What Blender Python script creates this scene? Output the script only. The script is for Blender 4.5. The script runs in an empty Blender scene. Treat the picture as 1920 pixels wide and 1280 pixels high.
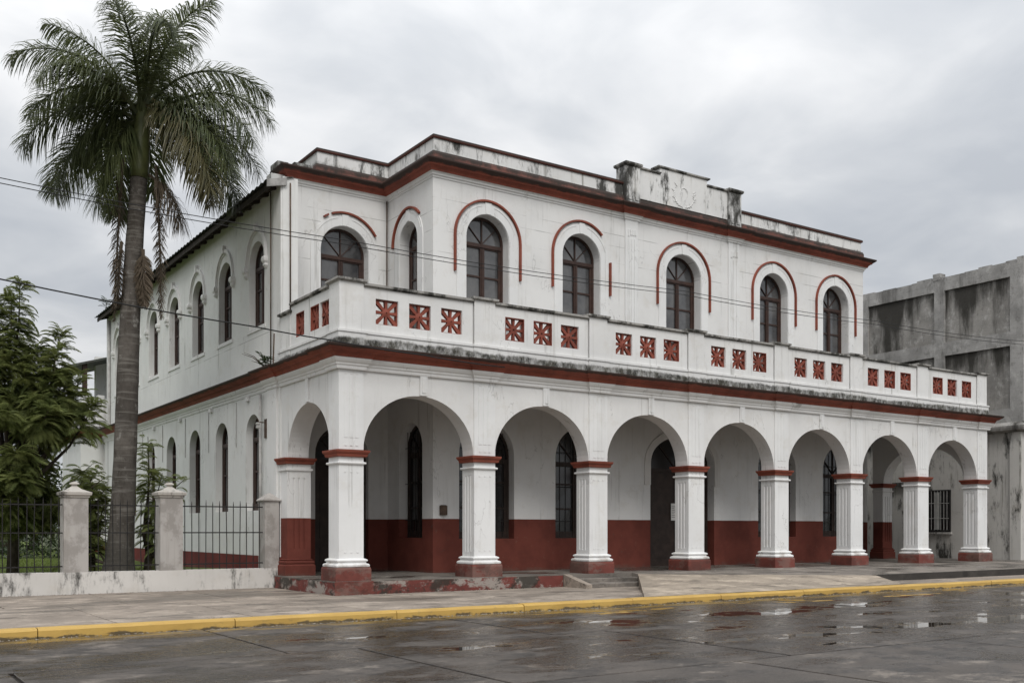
import bpy, math, random
from math import sin, cos, pi, radians, sqrt, atan2
from mathutils import Vector, Matrix
from mathutils.geometry import tessellate_polygon
import numpy as np

random.seed(7)
rng = np.random.default_rng(7)
S = bpy.context.scene
COL = S.collection

# ------------------------------------------------------------------ camera
cam_d = bpy.data.cameras.new('camera')
cam = bpy.data.objects.new('camera', cam_d)
COL.objects.link(cam)
S.camera = cam
cam.location = (0, 0, 1.65)
cam.rotation_euler = (radians(90), 0, radians(-33.891))
cam_d.sensor_width = 36
cam_d.lens = 36 * 1897 / 1920
cam_d.shift_y = (991 - 640) / 1920
cam_d.clip_end = 4000
S.render.resolution_x, S.render.resolution_y = 1024, 682

# ------------------------------------------------------------------ light
SUN_EL, SUN_AZ = radians(48), radians(203)      # azimuth measured clockwise from +Y
W = bpy.data.worlds.new('World')
S.world = W
W.use_nodes = True
nt = W.node_tree
nt.nodes.clear()
wo = nt.nodes.new('ShaderNodeOutputWorld')
sky = nt.nodes.new('ShaderNodeTexSky')
sky.sky_type = 'NISHITA'
sky.sun_disc = False
sky.sun_elevation = SUN_EL
sky.sun_rotation = SUN_AZ
sky.dust_density = 4
bg1 = nt.nodes.new('ShaderNodeBackground')
bg1.inputs[1].default_value = 0.05
nt.links.new(sky.outputs[0], bg1.inputs[0])
# cloud deck: noise on the direction projected on a level layer
tc = nt.nodes.new('ShaderNodeTexCoord')
sx = nt.nodes.new('ShaderNodeSeparateXYZ')
nt.links.new(tc.outputs['Generated'], sx.inputs[0])
def wm(op, a, b=None, clamp=False):
    n = nt.nodes.new('ShaderNodeMath')
    n.operation = op
    n.use_clamp = clamp
    for i, v in enumerate((a, b)):
        if v is None: continue
        if isinstance(v, (int, float)): n.inputs[i].default_value = v
        else: nt.links.new(v, n.inputs[i])
    return n.outputs[0]
zz = wm('ADD', wm('MAXIMUM', sx.outputs[2], 0.0), 0.22)
px = wm('DIVIDE', sx.outputs[0], zz)
py = wm('DIVIDE', sx.outputs[1], zz)
cb = nt.nodes.new('ShaderNodeCombineXYZ')
nt.links.new(px, cb.inputs[0]); nt.links.new(py, cb.inputs[1])
cb.inputs[2].default_value = 3.7
def wnoise(scale, detail, rough, dist=0.0):
    n = nt.nodes.new('ShaderNodeTexNoise')
    n.inputs['Scale'].default_value = scale
    n.inputs['Detail'].default_value = detail
    n.inputs['Roughness'].default_value = rough
    n.inputs['Distortion'].default_value = dist
    nt.links.new(cb.outputs[0], n.inputs['Vector'])
    return n.outputs[0]
n1 = wnoise(1.15, 5, 0.52, 0.35)
n2 = wnoise(3.6, 6, 0.50, 0.30)
mixn = wm('ADD', wm('MULTIPLY', n1, 0.55), wm('MULTIPLY', n2, 0.45))
rp = nt.nodes.new('ShaderNodeValToRGB')
nt.links.new(mixn, rp.inputs[0])
el = rp.color_ramp.elements
el[0].position, el[0].color = 0.36, (0.525, 0.555, 0.60, 1)
el[1].position, el[1].color = 0.62, (0.88, 0.885, 0.895, 1)
m = rp.color_ramp.elements.new(0.48); m.color = (0.645, 0.668, 0.70, 1)
bg2 = nt.nodes.new('ShaderNodeBackground')
nt.links.new(rp.outputs[0], bg2.inputs[0])
# an overcast deck is brighter towards the zenith
nt.links.new(wm('ADD', wm('MULTIPLY', wm('POWER', wm('MAXIMUM', sx.outputs[2], 0.0), 2.0), 1.5), 0.73), bg2.inputs[1])
mx = nt.nodes.new('ShaderNodeMixShader')
mx.inputs[0].default_value = 0.94
nt.links.new(bg1.outputs[0], mx.inputs[1]); nt.links.new(bg2.outputs[0], mx.inputs[2])
nt.links.new(mx.outputs[0], wo.inputs[0])

sun_d = bpy.data.lights.new('sun', 'SUN')
sun_d.energy = 1.5
sun_d.angle = radians(28)
sun_d.color = (1.0, 0.97, 0.93)
sun = bpy.data.objects.new('sun', sun_d)
COL.objects.link(sun)
dirv = Vector((sin(SUN_AZ) * cos(SUN_EL), cos(SUN_AZ) * cos(SUN_EL), sin(SUN_EL)))
sun.rotation_euler = dirv.to_track_quat('Z', 'Y').to_euler()
sun.location = dirv * 80

S.view_settings.view_transform = 'Standard'
S.view_settings.look = 'None'
S.view_settings.exposure = 0.32
S.view_settings.gamma = 1.0

# ------------------------------------------------------------------ material helper
class G:
    def __init__(self, name):
        self.m = bpy.data.materials.new(name)
        self.m.use_nodes = True
        self.t = self.m.node_tree
        self.b = self.t.nodes['Principled BSDF']
        self.geo = self.t.nodes.new('ShaderNodeNewGeometry')
        self.pos = self.geo.outputs['Position']
        s = self.t.nodes.new('ShaderNodeSeparateXYZ')
        self.t.links.new(self.pos, s.inputs[0])
        self.x, self.y, self.z = s.outputs
    def link(self, v, sock):
        if isinstance(v, (int, float)): sock.default_value = v
        elif isinstance(v, tuple): sock.default_value = v if len(v) == 4 or sock.type == 'VECTOR' else (*v, 1)
        else: self.t.links.new(v, sock)
    def math(self, op, a, b=None, c=None, clamp=False):
        n = self.t.nodes.new('ShaderNodeMath'); n.operation = op; n.use_clamp = clamp
        for i, v in enumerate((a, b, c)):
            if v is not None: self.link(v, n.inputs[i])
        return n.outputs[0]
    def map(self, scale=(1, 1, 1), loc=(0, 0, 0), vec=None):
        n = self.t.nodes.new('ShaderNodeMapping')
        n.inputs['Scale'].default_value = scale
        n.inputs['Location'].default_value = loc
        self.t.links.new(vec or self.pos, n.inputs[0])
        return n.outputs[0]
    def noise(self, scale, detail=4, rough=0.55, vscale=None, loc=(0, 0, 0), dist=0.0, col=False):
        n = self.t.nodes.new('ShaderNodeTexNoise')
        n.inputs['Scale'].default_value = scale
        n.inputs['Detail'].default_value = detail
        n.inputs['Roughness'].default_value = rough
        n.inputs['Distortion'].default_value = dist
        self.t.links.new(self.map(vscale or (1, 1, 1), loc), n.inputs['Vector'])
        return n.outputs[1 if col else 0]
    def step(self, v, a, b, lo=0.0, hi=1.0):
        n = self.t.nodes.new('ShaderNodeMapRange')
        n.interpolation_type = 'SMOOTHSTEP'
        self.link(v, n.inputs[0])
        for i, q in enumerate((a, b, lo, hi)): n.inputs[i + 1].default_value = q
        return n.outputs[0]
    def mix(self, f, a, b):
        n = self.t.nodes.new('ShaderNodeMix'); n.data_type = 'RGBA'
        self.link(f, n.inputs[0]); self.link(a, n.inputs[6]); self.link(b, n.inputs[7])
        return n.outputs[2]
    def bump(self, h, strength=0.3, dist=0.02):
        n = self.t.nodes.new('ShaderNodeBump')
        n.inputs['Strength'].default_value = strength
        n.inputs['Distance'].default_value = dist
        self.link(h, n.inputs['Height'])
        self.t.links.new(n.outputs[0], self.b.inputs['Normal'])
    def done(self, color, rough=0.8, spec=0.3, metal=0.0):
        self.link(color, self.b.inputs['Base Color'])
        self.link(rough, self.b.inputs['Roughness'])
        self.b.inputs['Specular IOR Level'].default_value = spec
        self.b.inputs['Metallic'].default_value = metal
        return self.m

MOULD = (0.022, 0.021, 0.017)
def plaster(name, base=(0.70, 0.695, 0.68), dado=None, dado_z=1.955, lines=(), mould=None, streak=0.35, patch=0.0, dirt=(0.40, 0.39, 0.36), blot=None, drip=0.55, splash=None):
    g = G(name)
    big = g.noise(0.55, 5, 0.6)
    col = g.mix(g.step(big, 0.35, 0.7), base, tuple(c * 0.90 for c in base))
    bp = g.noise(1.6, 7, 0.7, (1, 1, 1), (13, 3, 1))
    col = g.mix(g.math('MULTIPLY', g.step(bp, 0.52, 0.66), 0.35), col, tuple(c * q for c, q in zip(base, (0.80, 0.77, 0.72))))
    st = g.noise(2.2, 5, 0.65, (1.6, 1.6, 0.10), (3, 5, 0))
    col = g.mix(g.math('MULTIPLY', g.step(st, 0.55, 0.80), streak), col, dirt)
    dr = g.math('MULTIPLY', g.step(g.noise(5.0, 5, 0.65, (1, 1, 0.04), (6, 2, 1)), 0.56, 0.72), g.step(g.noise(0.8, 4, 0.6, (1, 1, 0.7), (2, 6, 4)), 0.44, 0.58))
    col = g.mix(g.math('MULTIPLY', dr, drip), col, (0.22, 0.21, 0.185))
    sp = g.noise(9.0, 6, 0.7)
    col = g.mix(g.math('MULTIPLY', g.step(sp, 0.60, 0.78), 0.28), col, tuple(c * 0.62 for c in base))
    ck = g.noise(1.0, 4, 0.6, (1, 1, 0.45), (9, 2, 4), 0.3)
    crack = g.math('SUBTRACT', 1.0, g.step(g.math('ABSOLUTE', g.math('SUBTRACT', ck, 0.5)), 0.0, 0.007))
    crack = g.math('MULTIPLY', crack, g.step(g.noise(0.7, 2, 0.5, None, (20, 0, 0)), 0.52, 0.60))
    col = g.mix(g.math('MULTIPLY', crack, 0.35), col, (0.20, 0.19, 0.18))
    if blot:
        bl = g.noise(1.9, 6, 0.65, (1, 1, 0.8), (3, 3, 8))
        col = g.mix(g.math('MULTIPLY', g.step(bl, 0.46, 0.60), 0.7), col, blot)
    if patch:
        pa = g.noise(1.25, 10, 0.74, (1, 1, 0.34), (1, 7, 2))
        col = g.mix(g.math('MULTIPLY', g.step(pa, 0.60 - patch * 0.12, 0.70 - patch * 0.08), 0.95), col, MOULD)
        ps = g.noise(2.8, 8, 0.72, (1, 1, 0.16), (11, 3, 2))
        col = g.mix(g.math('MULTIPLY', g.step(ps, 0.64 - patch * 0.06, 0.74 - patch * 0.06), 0.7), col, MOULD)
    if mould:
        # real black mould growing up from a wet ledge at z0 to about z1
        z0, z1, k = mould
        mz = g.step(g.z, z0, z1, 1.0, 0.0)
        mn = g.math('ADD', g.math('MULTIPLY', g.noise(1.4, 6, 0.7, (1, 1, 0.5), (0, 0, 5)), 0.6), g.math('MULTIPLY', g.noise(9.0, 8, 0.78, (1, 1, 0.45), (2, 0, 5)), 0.55))
        lg = g.math('MULTIPLY', g.math('SUBTRACT', g.noise(0.42, 3, 0.6, None, (5, 0, 0)), 0.5), 0.9)
        mf = g.step(g.math('ADD', g.math('ADD', g.math('MULTIPLY', mz, k), lg), g.math('MULTIPLY', mn, 1.05)), 0.95, 1.25)
        mf = g.math('MULTIPLY', mf, g.step(g.noise(4.5, 8, 0.78, (1, 1, 0.6), (7, 7, 1)), 0.34, 0.60, 0.45, 0.985))
        col = g.mix(mf, col, g.mix(g.step(g.noise(6, 5, 0.7), 0.4, 0.6), MOULD, (0.06, 0.056, 0.042)))
    for zl in lines:
        ln = g.math('SUBTRACT', 1.0, g.step(g.math('ABSOLUTE', g.math('SUBTRACT', g.z, zl)), 0.006, 0.018))
        br = g.step(g.noise(0.9, 3, 0.6, (1, 1, 0.05), (zl * 7, 0, 0)), 0.42, 0.60)
        col = g.mix(g.math('MULTIPLY', g.math('MULTIPLY', ln, br), 0.5), col, (0.17, 0.16, 0.15))
    if splash:
        zs0, zs1 = splash
        sf = g.step(g.math('ADD', g.step(g.z, zs0, zs1, 1.0, 0.0), g.math('MULTIPLY', g.math('SUBTRACT', g.noise(1.2, 8, 0.72, None, (3, 0, 0)), 0.5), 2.4)), 0.75, 1.25)
        col = g.mix(g.math('MULTIPLY', sf, 0.7), col, (0.26, 0.215, 0.175))
    if dado:
        dn = g.noise(1.4, 5, 0.6)
        dc = g.mix(g.step(dn, 0.35, 0.7), dado, tuple(c * 0.72 for c in dado))
        dc = g.mix(g.math('MULTIPLY', g.step(g.noise(7, 6, 0.7), 0.62, 0.75), 0.4), dc, (0.20, 0.13, 0.10))
        dc = g.mix(g.math('MULTIPLY', g.step(g.noise(2.6, 9, 0.76, (1, 1, 1.4), (5, 5, 5)), 0.60, 0.68), 0.5), dc, (0.09, 0.055, 0.045))
        lo = g.step(g.math('ADD', g.step(g.z, 0.3, 0.75, 1.0, 0.0), g.math('MULTIPLY', g.math('SUBTRACT', g.noise(2.0, 8, 0.72), 0.5), 1.8)), 0.7, 1.2)
        dc = g.mix(g.math('MULTIPLY', lo, 0.55), dc, (0.10, 0.075, 0.06))
        edge = g.math('ADD', g.z, g.math('MULTIPLY', g.math('SUBTRACT', g.noise(2.0, 3, 0.5), 0.5), 0.012))
        col = g.mix(g.step(edge, dado_z - 0.008, dado_z + 0.008, 1.0, 0.0), col, dc)
    g.bump(g.math('ADD', g.noise(2.0, 4, 0.6), g.math('MULTIPLY', g.noise(40, 4, 0.6), 0.25)), 0.25, 0.02)
    return g.done(col, 0.82, 0.25)

RED = (0.255, 0.068, 0.042)
MAROON = (0.150, 0.040, 0.028)
def red_paint(name, base=RED, wear=0.45, top=None, grime=(0.075, 0.045, 0.035), bare=(0.36, 0.30, 0.26), big=0.0):
    g = G(name)
    n = g.noise(1.1, 6, 0.65)
    col = g.mix(g.step(n, 0.35, 0.7), base, tuple(c * 0.62 for c in base))
    col = g.mix(g.math('MULTIPLY', g.step(g.noise(5.5, 9, 0.76), 0.54, 0.68), wear), col, grime)
    col = g.mix(g.math('MULTIPLY', g.step(g.noise(3.2, 8, 0.75, None, (4, 4, 4)), 0.66, 0.72), wear), col, bare)
    if big:
        col = g.mix(g.math('MULTIPLY', g.step(g.noise(0.9, 8, 0.7, (1, 1, 1.6), (6, 1, 3)), 0.50, 0.57), big), col, bare)
        col = g.mix(g.math('MULTIPLY', g.step(g.noise(1.1, 8, 0.72, (1, 1, 1.3), (2, 8, 1)), 0.50, 0.58), big), col, (0.03, 0.026, 0.02))
    if top:   # black mould on the wet top of a ledge
        z0, z1 = top
        mf = g.step(g.math('ADD', g.step(g.z, z0, z1), g.math('MULTIPLY', g.math('SUBTRACT', g.noise(2.5, 7, 0.7), 0.5), 1.3)), 0.35, 0.75)
        col = g.mix(g.math('MULTIPLY', mf, 0.9), col, (0.028, 0.026, 0.022))
    g.bump(g.noise(14, 6, 0.65), 0.3, 0.02)
    return g.done(col, 0.7, 0.3)

def simple(name, col, rough=0.6, spec=0.3, metal=0.0, vary=0.25, nscale=4.0, bump=0.0):
    g = G(name)
    n = g.noise(nscale, 5, 0.6)
    c = g.mix(g.step(n, 0.3, 0.7), col, tuple(q * (1 - vary) for q in col))
    if bump: g.bump(g.noise(nscale * 5, 5, 0.6), bump, 0.02)
    return g.done(c, rough, spec, metal)

M = {}
M['white'] = plaster('white_plaster')
M['white_up'] = plaster('white_scored_plaster', lines=(11.49, 11.10, 10.54, 9.9), dado=MAROON)
M['white_left'] = plaster('white_side_plaster', base=(0.69, 0.69, 0.67), dado=(0.15, 0.032, 0.026), dado_z=0.86, lines=(7.42,), streak=0.45)
M['white_bal'] = plaster('balustrade_plaster', drip=0.8, mould=(6.20, 6.66, 1.22), streak=0.6)
M['white_par'] = plaster('parapet_plaster', mould=(12.70, 13.20, 0.62), patch=0.85, streak=0.9, drip=0.8)
M['white_tab'] = plaster('pediment_plaster', mould=(12.75, 13.1, 0.45), patch=0.3, streak=0.9, drip=0.8)
M['white_ped'] = plaster('pedestal_plaster', mould=(12.6, 13.9, 0.45), patch=1.1, streak=1.0, drip=1.0)
M['white_gal'] = plaster('gallery_plaster', base=(0.66, 0.645, 0.62), dado=MAROON, streak=0.3)
M['pier_white'] = plaster('pier_plaster', base=(0.72, 0.72, 0.71), streak=0.3, splash=(0.6, 1.3))
M['respond'] = plaster('respond_plaster', base=(0.70, 0.695, 0.68), dado=MAROON, streak=0.2)
M['old_plaster'] = plaster('fence_plaster', base=(0.42, 0.395, 0.37), streak=0.9, patch=-0.2, blot=(0.24, 0.22, 0.20), dirt=(0.27, 0.25, 0.22))
M['old_wall'] = plaster('fence_base_plaster', base=(0.60, 0.575, 0.54), streak=0.4, patch=0.75, dirt=(0.3, 0.28, 0.25))
M['cap_old'] = plaster('fence_cap_plaster', base=(0.46, 0.43, 0.39), patch=0.9, streak=0.6)
M['coping'] = plaster('balustrade_coping_plaster', base=(0.33, 0.32, 0.30), patch=1.25, streak=0.8)
M['red'] = red_paint('red_paint', wear=0.3)
M['red_cornice'] = red_paint('red_cornice_paint', top=(6.07, 6.20))
M['red_cornice_up'] = red_paint('red_upper_cornice_paint', wear=0.5, top=(12.32, 12.50))
M['red_brick'] = red_paint('weathered_red_course', (0.20, 0.085, 0.066), wear=0.9, top=(12.30, 13.10), bare=(0.40, 0.36, 0.33))
M['red_coping'] = red_paint('red_coping_paint', (0.13, 0.048, 0.036), wear=0.9, top=(13.26, 13.36))
M['red_plinth'] = red_paint('plinth_red_paint', (0.175, 0.050, 0.038), wear=0.8, grime=(0.10, 0.075, 0.06), bare=(0.20, 0.165, 0.14), big=0.35)
M['red_platform'] = red_paint('platform_worn_paint', (0.175, 0.045, 0.036), wear=0.8, grime=(0.05, 0.04, 0.03), bare=(0.30, 0.27, 0.24), big=0.9)
M['grille'] = red_paint('grille_red_paint', (0.255, 0.066, 0.042), wear=0.55)
M['wood'] = simple('dark_brown_wood', (0.052, 0.027, 0.020), 0.5, 0.35, vary=0.4)
M['door'] = simple('dark_door_wood', (0.045, 0.030, 0.024), 0.55, 0.3, vary=0.4)
M['iron'] = simple('dark_iron', (0.022, 0.020, 0.019), 0.6, 0.3, vary=0.4)
M['cable'] = simple('cable_rubber', (0.02, 0.02, 0.02), 0.6, 0.2, vary=0.1)
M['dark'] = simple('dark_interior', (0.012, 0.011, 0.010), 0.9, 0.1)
M['paper'] = simple('paper', (0.72, 0.71, 0.68), 0.8, 0.1, vary=0.1)
M['ink'] = simple('ink', (0.10, 0.10, 0.11), 0.8, 0.1)
M['rust'] = simple('rusty_metal', (0.11, 0.075, 0.055), 0.75, 0.2, vary=0.5)
M['pipe'] = simple('pipe_grey', (0.42, 0.41, 0.39), 0.6, 0.3, vary=0.35)
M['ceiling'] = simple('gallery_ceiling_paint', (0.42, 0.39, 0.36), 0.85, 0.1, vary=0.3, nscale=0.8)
M['curtain'] = simple('pale_curtain', (0.45, 0.45, 0.43), 0.9, 0.1)
def glass():
    g = G('window_glass')
    n = g.noise(0.9, 2, 0.5)
    g.bump(n, 0.10, 0.02)
    c = g.mix(g.step(g.noise(1.1, 4, 0.6), 0.3, 0.7), (0.030, 0.031, 0.034), (0.095, 0.093, 0.092))
    return g.done(c, g.step(g.noise(3.0, 5, 0.6), 0.3, 0.8, 0.03, 0.16), 1.0)
M['glass'] = glass()
M['glass_dark'] = simple('dusty_dark_glass', (0.016, 0.015, 0.015), 0.15, 0.7)
def roofmat():
    g = G('corrugated_metal')
    c = g.mix(g.step(g.noise(1.2, 6, 0.7), 0.35, 0.7), (0.10, 0.115, 0.105), (0.055, 0.05, 0.042))
    return g.done(c, 0.55, 0.4, 0.3)
M['roof'] = roofmat()
M['eave_wood'] = simple('weathered_eave_wood', (0.065, 0.055, 0.047), 0.85, 0.2, vary=0.4)
def concrete_wall(name, panel):
    g = G(name)
    base = (0.34, 0.332, 0.318) if not panel else (0.30, 0.288, 0.268)
    c = g.mix(g.step(g.noise(0.8, 6, 0.65), 0.3, 0.72), base, tuple(q * 0.62 for q in base))
    c = g.mix(g.math('MULTIPLY', g.step(g.noise(2.2, 9, 0.75, (1, 1, .8), (5, 1, 2)), 0.50, 0.66), 0.6), c, (0.46, 0.45, 0.43))
    c = g.mix(g.math('MULTIPLY', g.step(g.noise(4.5, 9, 0.78, (1, 1, .7), (1, 4, 2)), 0.52, 0.66), 0.55), c, (0.10, 0.095, 0.088))
    st = g.noise(1.05, 5, 0.55, (1, 0.95, 0.14), (2, 8, 3))
    st2 = g.noise(3.6, 6, 0.7, (1, 1, 0.2), (2, 1, 3))
    k = g.math('ADD', g.math('MULTIPLY', st, 0.75), g.math('MULTIPLY', st2, 0.25))
    top = g.math('MAXIMUM', g.step(g.z, 10.6, 12.4), g.math('MULTIPLY', g.step(g.z, 7.9, 9.4), g.step(g.z, 9.4, 9.6, 1.0, 0.0)))
    k = g.math('ADD', k, g.math('MULTIPLY', g.math('SUBTRACT', top, 0.45), 0.13 if panel else 0.05))
    fl = g.math('FRACT', g.math('DIVIDE', g.z, 0.42))
    c = g.mix(g.math('MULTIPLY', g.step(fl, 0.0, 0.06, 1.0, 0.0), 0.3), c, (0.12, 0.115, 0.11))
    if panel: c = g.mix(g.math('MULTIPLY', g.step(k, 0.40, 0.56), 0.93), c, (0.030, 0.028, 0.024))
    else: c = g.mix(g.math('MULTIPLY', g.step(k, 0.52, 0.68), 0.75), c, (0.05, 0.047, 0.042))
    g.bump(g.noise(9, 7, 0.7), 0.45, 0.03)
    return g.done(c, 0.9, 0.15)
M['conc'] = concrete_wall('neighbour_concrete', False)
M['conc_panel'] = concrete_wall('neighbour_stained_panel', True)
M['conc_low'] = plaster('neighbour_lower_plaster', base=(0.50, 0.485, 0.455), patch=0.72, streak=0.9, drip=0.9, dirt=(0.16, 0.15, 0.135))

def pavement(name, base, wet=0.5):
    g = G(name)
    c = g.mix(g.step(g.noise(0.7, 6, 0.65), 0.3, 0.7), base, tuple(q * 0.70 for q in base))
    br = g.noise(1.25, 8, 0.70, (0.8, 1.0, 1.0), (0, 3, 0))
    c = g.mix(g.math('MULTIPLY', g.step(br, 0.48, 0.66), 0.75), c, tuple(min(1, q * 1.5) for q in base))
    bd = g.noise(1.5, 8, 0.70, (0.7, 1.0, 1.0), (8, 1, 0))
    c = g.mix(g.math('MULTIPLY', g.step(bd, 0.53, 0.62), 0.75), c, tuple(q * 0.40 for q in base))
    da = g.noise(0.33, 5, 0.6, (0.7, 1.5, 1), (4, 1, 0), 0.4)
    damp = g.math('MULTIPLY', g.step(da, 0.50, 0.62), wet)
    c = g.mix(damp, c, tuple(q * 0.36 for q in base))
    c = g.mix(g.math('MULTIPLY', g.step(g.noise(11, 6, 0.75), 0.58, 0.72), 0.5), c, tuple(q * 0.45 for q in base))
    c = g.mix(g.math('MULTIPLY', g.step(g.noise(30, 4, 0.7, None, (2, 2, 2)), 0.56, 0.68), 0.5), c, tuple(q * 0.4 for q in base))
    cr = g.noise(0.7, 4, 0.55, None, (1, 12, 4), 2.0)
    crack = g.math('SUBTRACT', 1.0, g.step(g.math('ABSOLUTE', g.math('SUBTRACT', cr, 0.5)), 0.0, 0.005))
    c = g.mix(g.math('MULTIPLY', crack, 0.7), c, (0.03, 0.026, 0.02))
    g.bump(g.math('ADD', g.noise(6, 6, 0.7, (1, 3, 1)), g.math('MULTIPLY', g.noise(60, 3, 0.6), 0.3)), 0.5, 0.02)
    r = g.math('SUBTRACT', 0.85, g.math('MULTIPLY', damp, 0.75))
    return g.done(c, r, 0.35)
M['walk'] = pavement('sidewalk_concrete', (0.285, 0.240, 0.198), 0.6)
M['ramp'] = pavement('ramp_concrete', (0.34, 0.285, 0.225), 0.2)
M['upper_walk'] = pavement('upper_walk_concrete', (0.205, 0.180, 0.155), 0.8)
M['step_dark'] = pavement('dark_step_concrete', (0.045, 0.040, 0.035), 0.7)
M['step_conc'] = pavement('step_concrete', (0.17, 0.15, 0.13), 0.9)
def roadmat():
    g = G('wet_road_concrete')
    base = (0.085, 0.071, 0.059)
    c = g.mix(g.step(g.noise(0.6, 6, 0.65), 0.3, 0.7), base, tuple(q * 0.60 for q in base))
    c = g.mix(g.math('MULTIPLY', g.step(g.noise(1.1, 9, 0.72, (0.7, 0.9, 1), (7, 0, 0)), 0.54, 0.64), 0.75), c, (0.21, 0.18, 0.15))
    c = g.mix(g.math('MULTIPLY', g.step(g.noise(1.5, 9, 0.72, (0.7, 0.9, 1), (1, 9, 0)), 0.52, 0.60), 0.8), c, tuple(q * 0.28 for q in base))
    c = g.mix(g.math('MULTIPLY', g.step(g.noise(28, 4, 0.7), 0.54, 0.66), 0.6), c, tuple(q * 0.30 for q in base))
    c = g.mix(g.math('MULTIPLY', g.step(g.noise(34, 4, 0.7, None, (5, 5, 5)), 0.60, 0.70), 0.6), c, (0.30, 0.27, 0.24))
    cr = g.noise(0.55, 4, 0.55, None, (9, 2, 4), 2.0)
    crack = g.math('SUBTRACT', 1.0, g.step(g.math('ABSOLUTE', g.math('SUBTRACT', cr, 0.5)), 0.0, 0.0045))
    c = g.mix(g.math('MULTIPLY', crack, 0.8), c, (0.018, 0.016, 0.013))
    # water lies near the gutter and in the hollows of the slabs
    low = g.step(g.y, 8.2, 11.5, -0.14, 0.0)
    east = g.step(g.x, 2.0, 15.0, -0.05, 0.035)
    hol = g.math('ADD', g.math('ADD', g.noise(0.5, 5, 0.6, (0.6, 1.5, 1), (3, 2, 0), 0.3), low), east)
    hol2 = g.math('ADD', hol, g.math('MULTIPLY', g.math('SUBTRACT', g.noise(1.9, 9, 0.72, (0.5, 1.0, 1)), 0.5), 0.62))
    damp = g.step(hol2, 0.33, 0.50)
    pud = g.step(hol2, 0.592, 0.615)
    dk = g.t.nodes.new('ShaderNodeMix'); dk.data_type = 'RGBA'; dk.blend_type = 'MULTIPLY'
    g.link(damp, dk.inputs[0]); g.link(c, dk.inputs[6]); dk.inputs[7].default_value = (0.46, 0.43, 0.41, 1); c = dk.outputs[2]
    yb = g.math('MULTIPLY', g.step(g.y, 17.45, 17.7), g.step(g.noise(1.1, 6, 0.7, (0.7, 3, 1), (1, 1, 1)), 0.46, 0.56))  # yellow paint chips along the kerb, its gutter reflection put into the same colour
    c = g.mix(g.math('MULTIPLY', yb, 0.75), c, (0.24, 0.155, 0.035))
    r0 = g.math('SUBTRACT', 0.74, g.math('MULTIPLY', damp, g.step(g.noise(6, 8, 0.75, (1, 2, 1)), 0.35, 0.65, 0.36, 0.58)))
    r = g.math('MULTIPLY', r0, g.math('SUBTRACT', 1.0, g.math('MULTIPLY', pud, 0.93)))
    hgt = g.math('MULTIPLY', g.math('ADD', g.noise(5, 6, 0.7, (1, 2.2, 1)), g.math('MULTIPLY', g.noise(45, 3, 0.6), 0.4)), g.math('SUBTRACT', 1.0, pud))
    g.bump(hgt, 0.40, 0.02)
    return g.done(c, r, 0.5)
M['road'] = roadmat()
M['joint'] = simple('joint_dirt', (0.030, 0.026, 0.022), 0.9, 0.2)
def kerbmat():
    g = G('yellow_kerb_paint')
    base = (0.50, 0.325, 0.085)
    c = g.mix(g.step(g.noise(1.2, 5, 0.6), 0.3, 0.7), base, (0.43, 0.27, 0.07))
    c = g.mix(g.math('MULTIPLY', g.step(g.noise(6, 7, 0.75, (1, 1, 2)), 0.56, 0.70), 0.55), c, (0.24, 0.17, 0.07))
    wear = g.math('ADD', g.step(g.z, -0.15, -0.02, 0.34, 0.0), g.noise(1.8, 7, 0.7, (1, 1, 2.5), (2, 2, 2)))
    c = g.mix(g.math('MULTIPLY', g.step(wear, 0.74, 0.84), 0.9), c, (0.060, 0.050, 0.035))
    g.bump(g.noise(12, 6, 0.7), 0.35, 0.02)
    return g.done(c, 0.55, 0.35)
M['kerb'] = kerbmat()
M['grit'] = simple('grit', (0.34, 0.30, 0.25), 0.9, 0.2, vary=0.75, nscale=30)
M['lawn'] = simple('lawn_earth', (0.095, 0.125, 0.034), 0.9, 0.1, vary=0.5, nscale=0.8)
M['ground'] = simple('far_ground', (0.075, 0.085, 0.045), 0.9, 0.1, vary=0.4, nscale=0.2)

def leafmat(name, a, b, trans=0.35, rough=0.45):
    g = G(name)
    g.t.nodes.remove(g.b)
    info = g.t.nodes.new('ShaderNodeObjectInfo')
    n = g.noise(2.3, 3, 0.6)
    c = g.mix(g.step(n, 0.32, 0.68), a, b)
    d = g.t.nodes.new('ShaderNodeBsdfPrincipled')
    g.link(c, d.inputs['Base Color']); d.inputs['Roughness'].default_value = rough
    d.inputs['Specular IOR Level'].default_value = 0.35
    tr = g.t.nodes.new('ShaderNodeBsdfTranslucent')
    c2 = g.mix(0.5, c, tuple(min(1, q * 1.5) for q in b))
    g.link(c2, tr.inputs[0])
    mxs = g.t.nodes.new('ShaderNodeMixShader'); mxs.inputs[0].default_value = trans
    g.t.links.new(d.outputs[0], mxs.inputs[1]); g.t.links.new(tr.outputs[0], mxs.inputs[2])
    g.t.links.new(mxs.outputs[0], g.t.nodes['Material Output'].inputs[0])
    return g.m
M['palm_leaf'] = leafmat('palm_leaflet', (0.062, 0.080, 0.036), (0.115, 0.130, 0.056), 0.35, 0.36)
M['palm_old'] = leafmat('yellowing_palm_leaflet', (0.070, 0.068, 0.030), (0.120, 0.105, 0.050), 0.25)
M['palm_dry'] = leafmat('dry_palm_leaflet', (0.11, 0.085, 0.058), (0.17, 0.135, 0.10), 0.15, 0.8)
M['leaf'] = leafmat('tree_leaflet', (0.100, 0.128, 0.042), (0.185, 0.205, 0.070), 0.5, 0.7)
M['leaf_new'] = leafmat('young_leaflet', (0.135, 0.175, 0.054), (0.215, 0.24, 0.085), 0.5, 0.7)
M['leaf_dark'] = leafmat('dark_leaflet', (0.022, 0.036, 0.014), (0.040, 0.060, 0.020), 0.25)
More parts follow.
